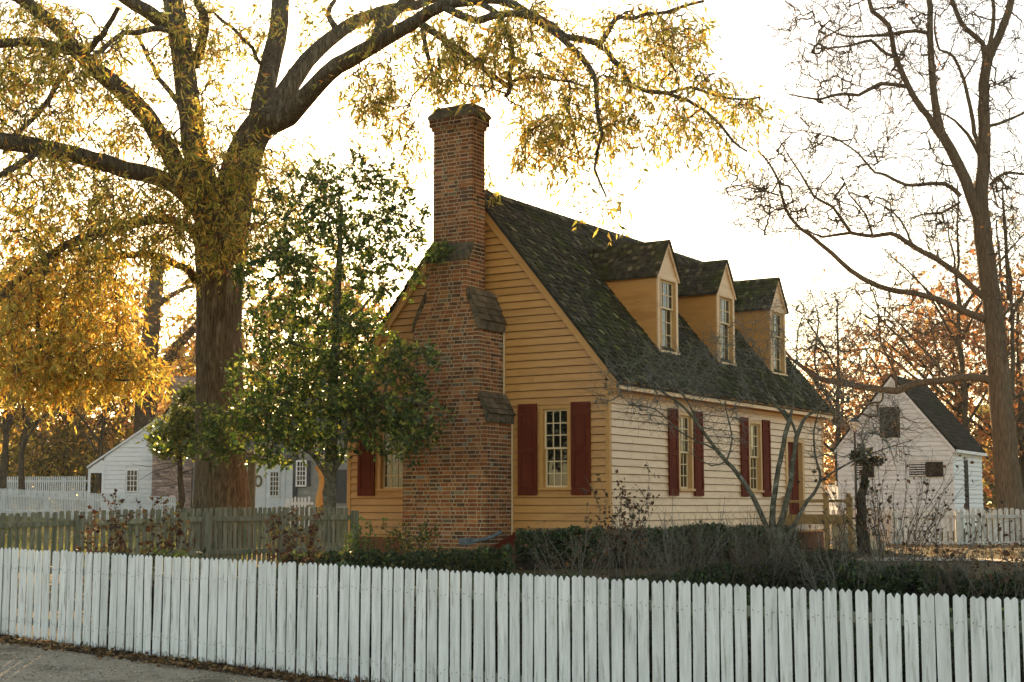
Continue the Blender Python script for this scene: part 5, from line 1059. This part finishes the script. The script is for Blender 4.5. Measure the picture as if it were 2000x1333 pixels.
# sandy path and leafy bed at the right
def sheet(name, pts, m, dz): V = [(p[0], p[1], float(ground(p[0], p[1])) + dz) for p in pts]; return tag(link(name, npmesh(name, np.array(V), np.array([list(range(len(V)))])), m), kind='structure')
def pathsheet():
    V = []; n = 24
    for i in range(n + 1):
        px = 1600 + i * 24; yc = 28.4 + .7 * math.sin(i * .22) + .01 * i; x = (px - 1000) / 2918 * yc
        for dy in (-.9, .9): V.append((x, yc + dy + .06 * math.sin(i * 2.1), float(ground(x, yc + dy)) + .02))
    F = np.array([(2 * i, 2 * i + 2, 2 * i + 3, 2 * i + 1) for i in range(n)]); tag(link('garden_path', npmesh('garden_path', np.array(V), F), M_PATH), kind='structure')
pathsheet()
def shrub(name, label, cx, cy, Y, rx, h, n, m, seed, heads=0, lean=.25, group=None, leafpal=None, r0=.007, cat='shrub'):
    t = Tree(seed); b = at(cx, cy, Y); b[2] = ground(b[0], b[1]); r = t.rng; P = []
    for i in range(n):
        a = r.uniform(0, 2 * math.pi); s0 = b + np.array([math.cos(a), math.sin(a), 0]) * r.uniform(0, rx * .35); ln = h * r.uniform(.55, 1.05); d = np.array([math.cos(a) * lean * r.uniform(.2, 1.6), math.sin(a) * lean * r.uniform(.2, 1.6), 1]); d /= np.linalg.norm(d)
        tt = np.linspace(0, 1, 8)[:, None]; q = s0 + d * ln * tt + np.cumsum(r.normal(size=(8, 3)) * ln * .022, 0); P.append(q); t.big.append((q, np.linspace(r0, r0 * .35, 8)))
    P = np.array(P); S = np.concatenate([P[:, j] for j in (3, 4, 5, 6)]); dS = np.concatenate([P[:, j + 1] - P[:, j] for j in (3, 4, 5, 6)])
    SP = t.sprigs(S, dS, h * .25, 2, r0 * .4, -.05, n=4, spread=.8); t.build(name, label, cat, b, m, m, group=group, sides=4)
    if heads:
        pos, dr = t.leafpoints(np.concatenate([SP, P[:, 4:8]]), heads, .3); pal = leafpal or [(.10, .05, .025), (.18, .09, .04), (.06, .035, .02)]
        t.crown(pos, r.normal(size=pos.shape), .055, .75, pick_cols(pal, [1] * len(pal), len(pos), r), M_DEAD, name='seed_heads')['kind'] = 'stuff'
RUST = [(.13, .05, .025), (.22, .09, .04), (.30, .20, .06), (.08, .035, .02)]
GRPS = 'bare twiggy garden shrubs'
shrub('seedhead_shrub', 'tall stems with dark seed heads before the side wall, near the house corner', 1222, 1090, 22, .6, 1.75, 16, M_GREYTWIG, 51, heads=5, lean=.22)
shrub('seedhead_shrub', 'arching twigs with few seed heads in front of the right gable window', 1130, 1100, 21.5, .6, 1.25, 18, M_GREYTWIG, 52, heads=1, lean=.5)
for i, (x, y, Y, h, n, lb) in enumerate([(1330, 1100, 21, 1.3, 26, 'grey bare twigs before the first side window'), (1420, 1110, 20, 1.25, 26, 'grey bare twigs before the second side window'), (1480, 1110, 20.5, 1.15, 24, 'bare twigs crowded round the small lichened tree'),
        (1590, 1110, 20, 1.2, 26, 'bare twigs in front of the ochre porch'), (1660, 1120, 19, 1.15, 22, 'low bare twigs left of the ivy-topped stump'), (1740, 1100, 22, 1.9, 24, 'taller dark bare stems right of the ivy-topped stump'), (1800, 1120, 19, 1.1, 20, 'bare twigs before the middle of the faded white fence'),
        (1880, 1120, 18, 1.0, 18, 'bare twigs above the right end of the sandy path'), (1960, 1120, 18, 1.35, 22, 'bare reddish stems under the tall bare tree at the right edge'), (1260, 1115, 19.5, 1.15, 20, 'bare twigs right of the house corner'), (1050, 1120, 19, .8, 12, 'short bare twigs before the cellar hatch')]):
    shrub('bare_shrub', lb, x, y, Y, .9, h * 1.1, int(n * 1.6), M_GREYTWIG if i % 2 == 0 else M_TWIG, 60 + i, heads=1 if i in (5, 8) else 0, lean=.45, group=GRPS)
for i, (x, Y, h, lb) in enumerate([(185, 20, 1.55, 'thin rusty seed-head stems left of the cottage window'), (228, 20.5, 1.6, 'rusty seed-head stems before the cottage window'), (300, 20.5, 1.65, 'tallest rusty seed-head stems before the cottage chimney'), (345, 21, 1.25, 'short rusty seed-head stems left of the fence corner post'), (545, 22, 1.35, 'rusty seed-head stems before the wreathed white house'), (600, 23, 1.3, 'rusty seed-head stems left of the holly trunk')]):
    shrub('dry_perennial', lb, x, 1090, Y, .4, h, 5, M_TWIG, 80 + i, heads=7, lean=.09, group='dry seed-head stems by the weathered fence', leafpal=RUST, r0=.005, cat='plant')
shrub('leafy_climber', 'thin green and yellow leafed stems growing up the foot of the brick chimney', 800, 1085, 25, .9, 1.0, 16, M_TWIG, 95, heads=4, lean=.3, leafpal=[(.10, .13, .03), (.35, .22, .05), (.06, .08, .02)], cat='plant')
shrub('leafy_climber', 'green leafed stems below the left gable window', 710, 1085, 25.5, .5, .95, 9, M_TWIG, 96, heads=4, lean=.2, leafpal=[(.10, .16, .03), (.16, .2, .05)], cat='plant')
# ferns on the chimney ledge
t = Tree(97); hb = np.array([C0[0], C0[1], 0]); Ux, Uy = np.array([math.cos(HZ), math.sin(HZ), 0]), np.array([-math.sin(HZ), math.cos(HZ), 0])
bs = np.array([hb + Ux * t.rng.uniform(-3.52, -3.0) + Uy * t.rng.uniform(-.95, -.82) + np.array([0, 0, t.rng.uniform(6.5, 6.7)]) for _ in range(46)]); SP = t.sprigs(bs, -Uy * np.ones((46, 1)) * .5 + np.array([-.1, 0, .5]), .22, 3, .003, .5); t.big.append((SP[0], np.full(4, .004)))
pos, dr = t.leafpoints(SP, 12, 0); t.build('ledge_ferns', 'bright green ferns sprouting from the high ledge of the brick chimney', 'fern', bs[0], M_TWIG, M_TWIG, sides=3)
t.crown(pos, dr + t.rng.normal(size=pos.shape) * .06, .06, .4, pick_cols([(.05, .10, .02), (.10, .17, .03), (.16, .22, .05)], [3, 3, 1], len(pos), t.rng), M_BOX, name='fronds')

# ------------------------------------------------------------------ far trees
def far_tree(px, Y, ztop, crx, pal, wts, nspr, seed, label, tr=.22, name='autumn_tree', per=9, lsize=.22, czf=.62, group=None, bare=False, lean=0, m=None, zlo=None):
    t = Tree(seed); b = at(px, 988, Y); g = float(ground(b[0], b[1])); b[2] = g; r = t.rng; H = ztop - g
    top = b + np.array([lean, r.uniform(-1, 1), H * .86]); t.limb([b - (0, 0, .2), b + (top - b) * .3 + r.normal(size=3) * .15, b + (top - b) * .6 + r.normal(size=3) * .25, top], tr, tr * .2, step=.8, wob=.03)
    lo = (zlo if zlo is not None else g + H * .28)
    for i in range(7):
        z = lo + (ztop - lo) * r.uniform(.0, .6); a = r.uniform(0, 2 * math.pi); s0 = b + (top - b) * ((z - g) / (top[2] - g) * .9); e = s0 + np.array([math.cos(a) * crx * .75, math.sin(a) * crx * .75, crx * r.uniform(.3, .9)]); t.limb([s0, (s0 + e) / 2 + (0, 0, .2), e], tr * .42, tr * .1, step=.7)
    cz = (lo + ztop) / 2; hz = (ztop - lo) / 2; u = r.normal(size=(nspr, 3)); u /= np.linalg.norm(u, axis=1, keepdims=True); q = r.uniform(.25, 1, nspr) ** .5
    lump = 1 + .18 * np.sin(u[:, 0] * 5 + seed) * np.cos(u[:, 2] * 4 + seed * 2); T_ = np.stack([b[0] + lean * .5 + u[:, 0] * q * crx * lump, b[1] + u[:, 1] * q * crx, cz + u[:, 2] * q * hz * lump], 1)
    tg = t.grow(T_, .012, n=5, wig=.15, droop=.0, r_in=2.5); SP = t.sprigs(tg[:, -1], tg[:, -1] - tg[:, -3], lsize * (6 if bare else 4), 4, .010, .1, n=4, spread=.8)
    if bare: SQ = t.sprigs(SP[:, 2], SP[:, 3] - SP[:, 1], lsize * 3, 2, .008, 0, n=3, spread=.7)
    t.build(name, label, 'tree', b, m or M_FARBARK, m or M_FARBARK, group=group, sides=7)
    if per:
        pos, dr = t.leafpoints(SP, per, 0); t.crown(pos, dr + r.normal(size=pos.shape) * .3 + (0, 0, -.15), lsize, .55, pick_cols(pal, wts, len(pos), r, .22), M_LEAF)
YEL = [(.66, .46, .10), (.55, .30, .05), (.35, .32, .06), (.5, .18, .04)]; ORG = [(.56, .25, .09), (.46, .18, .08), (.60, .37, .16), (.36, .22, .12)]; DRK = [(.035, .05, .015), (.07, .08, .02), (.12, .10, .03)]; OLV = [(.16, .15, .04), (.30, .22, .05), (.10, .09, .03)]
FT = [
 (10, 82, 16, 6.0, YEL, [3, 3, 2, 1], 230, 'yellow-leafed tree at the far left edge behind the fences', .2), (130, 90, 19, 7, YEL, [4, 2, 2, 1], 260, 'broad yellow tree behind the cottage lean-to', .3),
 (235, 96, 11, 5, ORG + YEL, [1, 1, 2, 1, 3, 2, 1, 1], 220, 'orange and yellow tree behind the cottage roof', .25), (330, 104, 9, 5, ORG, [3, 1, 3, 1], 170, 'russet tree behind the cottage chimney', .3),
 (520, 92, 18, 7, YEL, [3, 2, 3, 1], 210, 'yellow-green tree behind the oak and the white house', .3), (620, 84, 16, 6, YEL + ORG, [3, 2, 3, 1, 2, 1, 2, 1], 190, 'golden tree behind the holly', .25), (740, 78, 13, 5, YEL, [3, 2, 3, 1], 120, 'small yellow tree behind the left slope of the roof', .22),
 (1650, 78, 9.0, 4.6, ORG, [2, 1, 3, 2], 260, 'low orange tree between the two houses', .2), (1760, 74, 11, 5.5, ORG, [3, 1, 3, 2], 230, 'orange tree directly behind the outbuilding ridge', .25), (1880, 70, 12, 6, ORG, [4, 2, 2, 1], 300, 'red-orange tree behind the outbuilding roof', .25), (2010, 66, 13.5, 6, ORG, [4, 3, 2, 1], 300, 'dense red-orange tree behind the tall bare trunk', .25), (1965, 90, 22, 7, ORG + OLV, [1, 1, 1, 2, 1, 1, 1], 120, 'thinly leafed tall tree at the far right', .25)]
for i, (px, Y, zt, cr, pal, wt, ns, lb, tr) in enumerate(FT): far_tree(px, Y, zt, cr, pal, wt, int(ns * 1.25), 200 + i, lb, tr=tr, per=10 if px < 1600 else 4, lsize=.24 if px < 1600 else .22, zlo=None if px < 1600 else 2.6)
# dark understorey trees and bushes at the left, behind the fences
for i, (px, Y, zt, cr, lb) in enumerate([(-20, 84, 7, 5, 'dark bushy evergreen at the far left edge'), (70, 86, 6.2, 4.5, 'dark bushy evergreen behind the farthest fence'), (160, 88, 6.5, 4.5, 'olive bushy tree left of the cottage lean-to'), (250, 92, 7.5, 4.5, 'olive bushy tree above the cottage shed roof'), (420, 90, 7, 5, 'dark bush behind the oak trunk'), (600, 86, 7, 5, 'dark bush behind the grey house')]):
    far_tree(px, Y, zt, cr, [(.10, .09, .03), (.22, .18, .05)] + OLV + YEL[:1], [1, 2, 2, 3, 2, 2], 95, 230 + i, lb, tr=.12, name='bushy_tree', per=8, lsize=.24, zlo=1.6)
for i, (px, Y, zt, cr, lb) in enumerate([(47, 66, 12, 3.2, 'dark slim bare tree at the left behind the long pale fence'), (187, 70, 12, 3.2, 'slim bare tree directly above the cottage lean-to'), (5, 60, 12, 2.4, 'dark bare trunk at the very left edge'), (1640, 70, 13, 4, 'bare tree rising between the two houses'), (1890, 64, 18, 5, 'grey bare tree behind the outbuilding, above its ridge'), (1990, 60, 17, 5, 'bare twiggy tree at the right edge behind the trunk')]):
    far_tree(px, Y, zt, cr, OLV, [1, 1, 1], 130, 250 + i, lb, tr=.17, name='leafless_tree', per=0, lsize=.2, bare=True, zlo=4.2)
big_ = Tree(270); YB = 88.
big_.limb(pxl([(285, 1000), (285, 820), (290, 700), (300, 600), (310, 500)], YB), .75, .38, step=.8); big_.limb(pxl([(290, 760), (330, 700), (360, 660), (400, 620)], YB), .4, .2, step=.8); big_.limb(pxl([(286, 800), (262, 720), (240, 640), (225, 600)], YB), .42, .18, step=.8); big_.limb(pxl([(302, 600), (345, 570), (380, 560)], YB), .2, .1, step=.8)
tg = big_.grow(blobs(big_.rng, [(290, 620, 110, 110, YB, 3, 120), (380, 700, 50, 60, YB, 2, 60)]), .02, n=5, wig=.15); SP = big_.sprigs(tg[:, -1], tg[:, -1] - tg[:, -3], .9, 3, .012, .1); pos, dr = big_.leafpoints(SP, 5, 0)
big_.build('ivy_clad_tree', 'massive old forked tree rising behind the cottage, left of the oak', 'tree', at(285, 1000, YB), M_FARBARK, M_FARBARK, sides=12)
big_.crown(pos, dr + RNG.normal(size=pos.shape) * .3, .22, .5, pick_cols(YEL + ORG, [3, 2, 1, 1, 3, 1, 2, 1], len(pos), big_.rng), M_LEAF)
# wooded horizon
def wood():
    n = 60000; r = np.random.default_rng(77); a = r.uniform(-1.1, 1.1, n); d = r.uniform(125, 175, n); x, y = np.sin(a) * d, np.cos(a) * d
    hgt = 7 + 3.5 * np.sin(a * 23) + 2.5 * np.sin(a * 57 + 1) + np.where(a > .15, -1.5, 1.5); z = ground(x, y) + hgt * r.uniform(0, 1, n) ** .8; P_ = np.stack([x, y, z], 1)
    me = leaves_mesh('distant_woods', P_, r.normal(size=(n, 3)), 1.1, .7, pick_cols(OLV + [(.3, .14, .05), (.07, .06, .03)], [2, 2, 2, 1.5, 3], n, r, .25), r)
    tag(link('distant_woods', me, M_LEAF), 'mass of distant autumn woodland closing the view behind the houses', 'woods', kind='stuff')
wood()
# lawn grass on the sunlit side
def lawn():
    n = 90000; r = np.random.default_rng(78); x = r.uniform(-28, 2, n); y = r.uniform(26.5, 62, n); keep = (x < -3.6 - (y - 31) * .0) | (y > 46); x, y = x[keep], y[keep]; n = len(x)
    P_ = np.stack([x, y, ground(x, y) - .01], 1); D_ = r.normal(size=(n, 3)) * (.35, .35, .1) + (0, 0, 1)
    me = leaves_mesh('lawn_grass', P_, D_, .11, .16, pick_cols([(.13, .17, .035), (.22, .22, .06), (.30, .22, .08)], [3, 2, 1], n, r), r)
    tag(link('lawn_grass', me, M_BOX), 'sunlit grass of the lawn behind the weathered fence', 'grass', kind='stuff')
lawn()

# ------------------------------------------------------------------ haze added to lift the darks and glow round the sun
hz = bpy.data.materials.new('added_dark_lifting_haze'); hz.use_nodes = True; _t = hz.node_tree; _t.nodes.remove(_t.nodes['Principled BSDF'])
_v = _t.nodes.new('ShaderNodeVolumePrincipled'); _v.inputs['Color'].default_value = (.95, .93, .90, 1); _v.inputs['Density'].default_value = HAZE; _v.inputs['Anisotropy'].default_value = .55
_t.links.new(_v.outputs[0], _t.nodes['Material Output'].inputs['Volume'])
k = MB(); k.box(-190, 190, -12, 185, -6, 32); tag(k.build('haze', hz), 'thin warm haze added over the whole garden to lift its dark tones', 'haze', kind='stuff')
cy.volume_bounces = 1
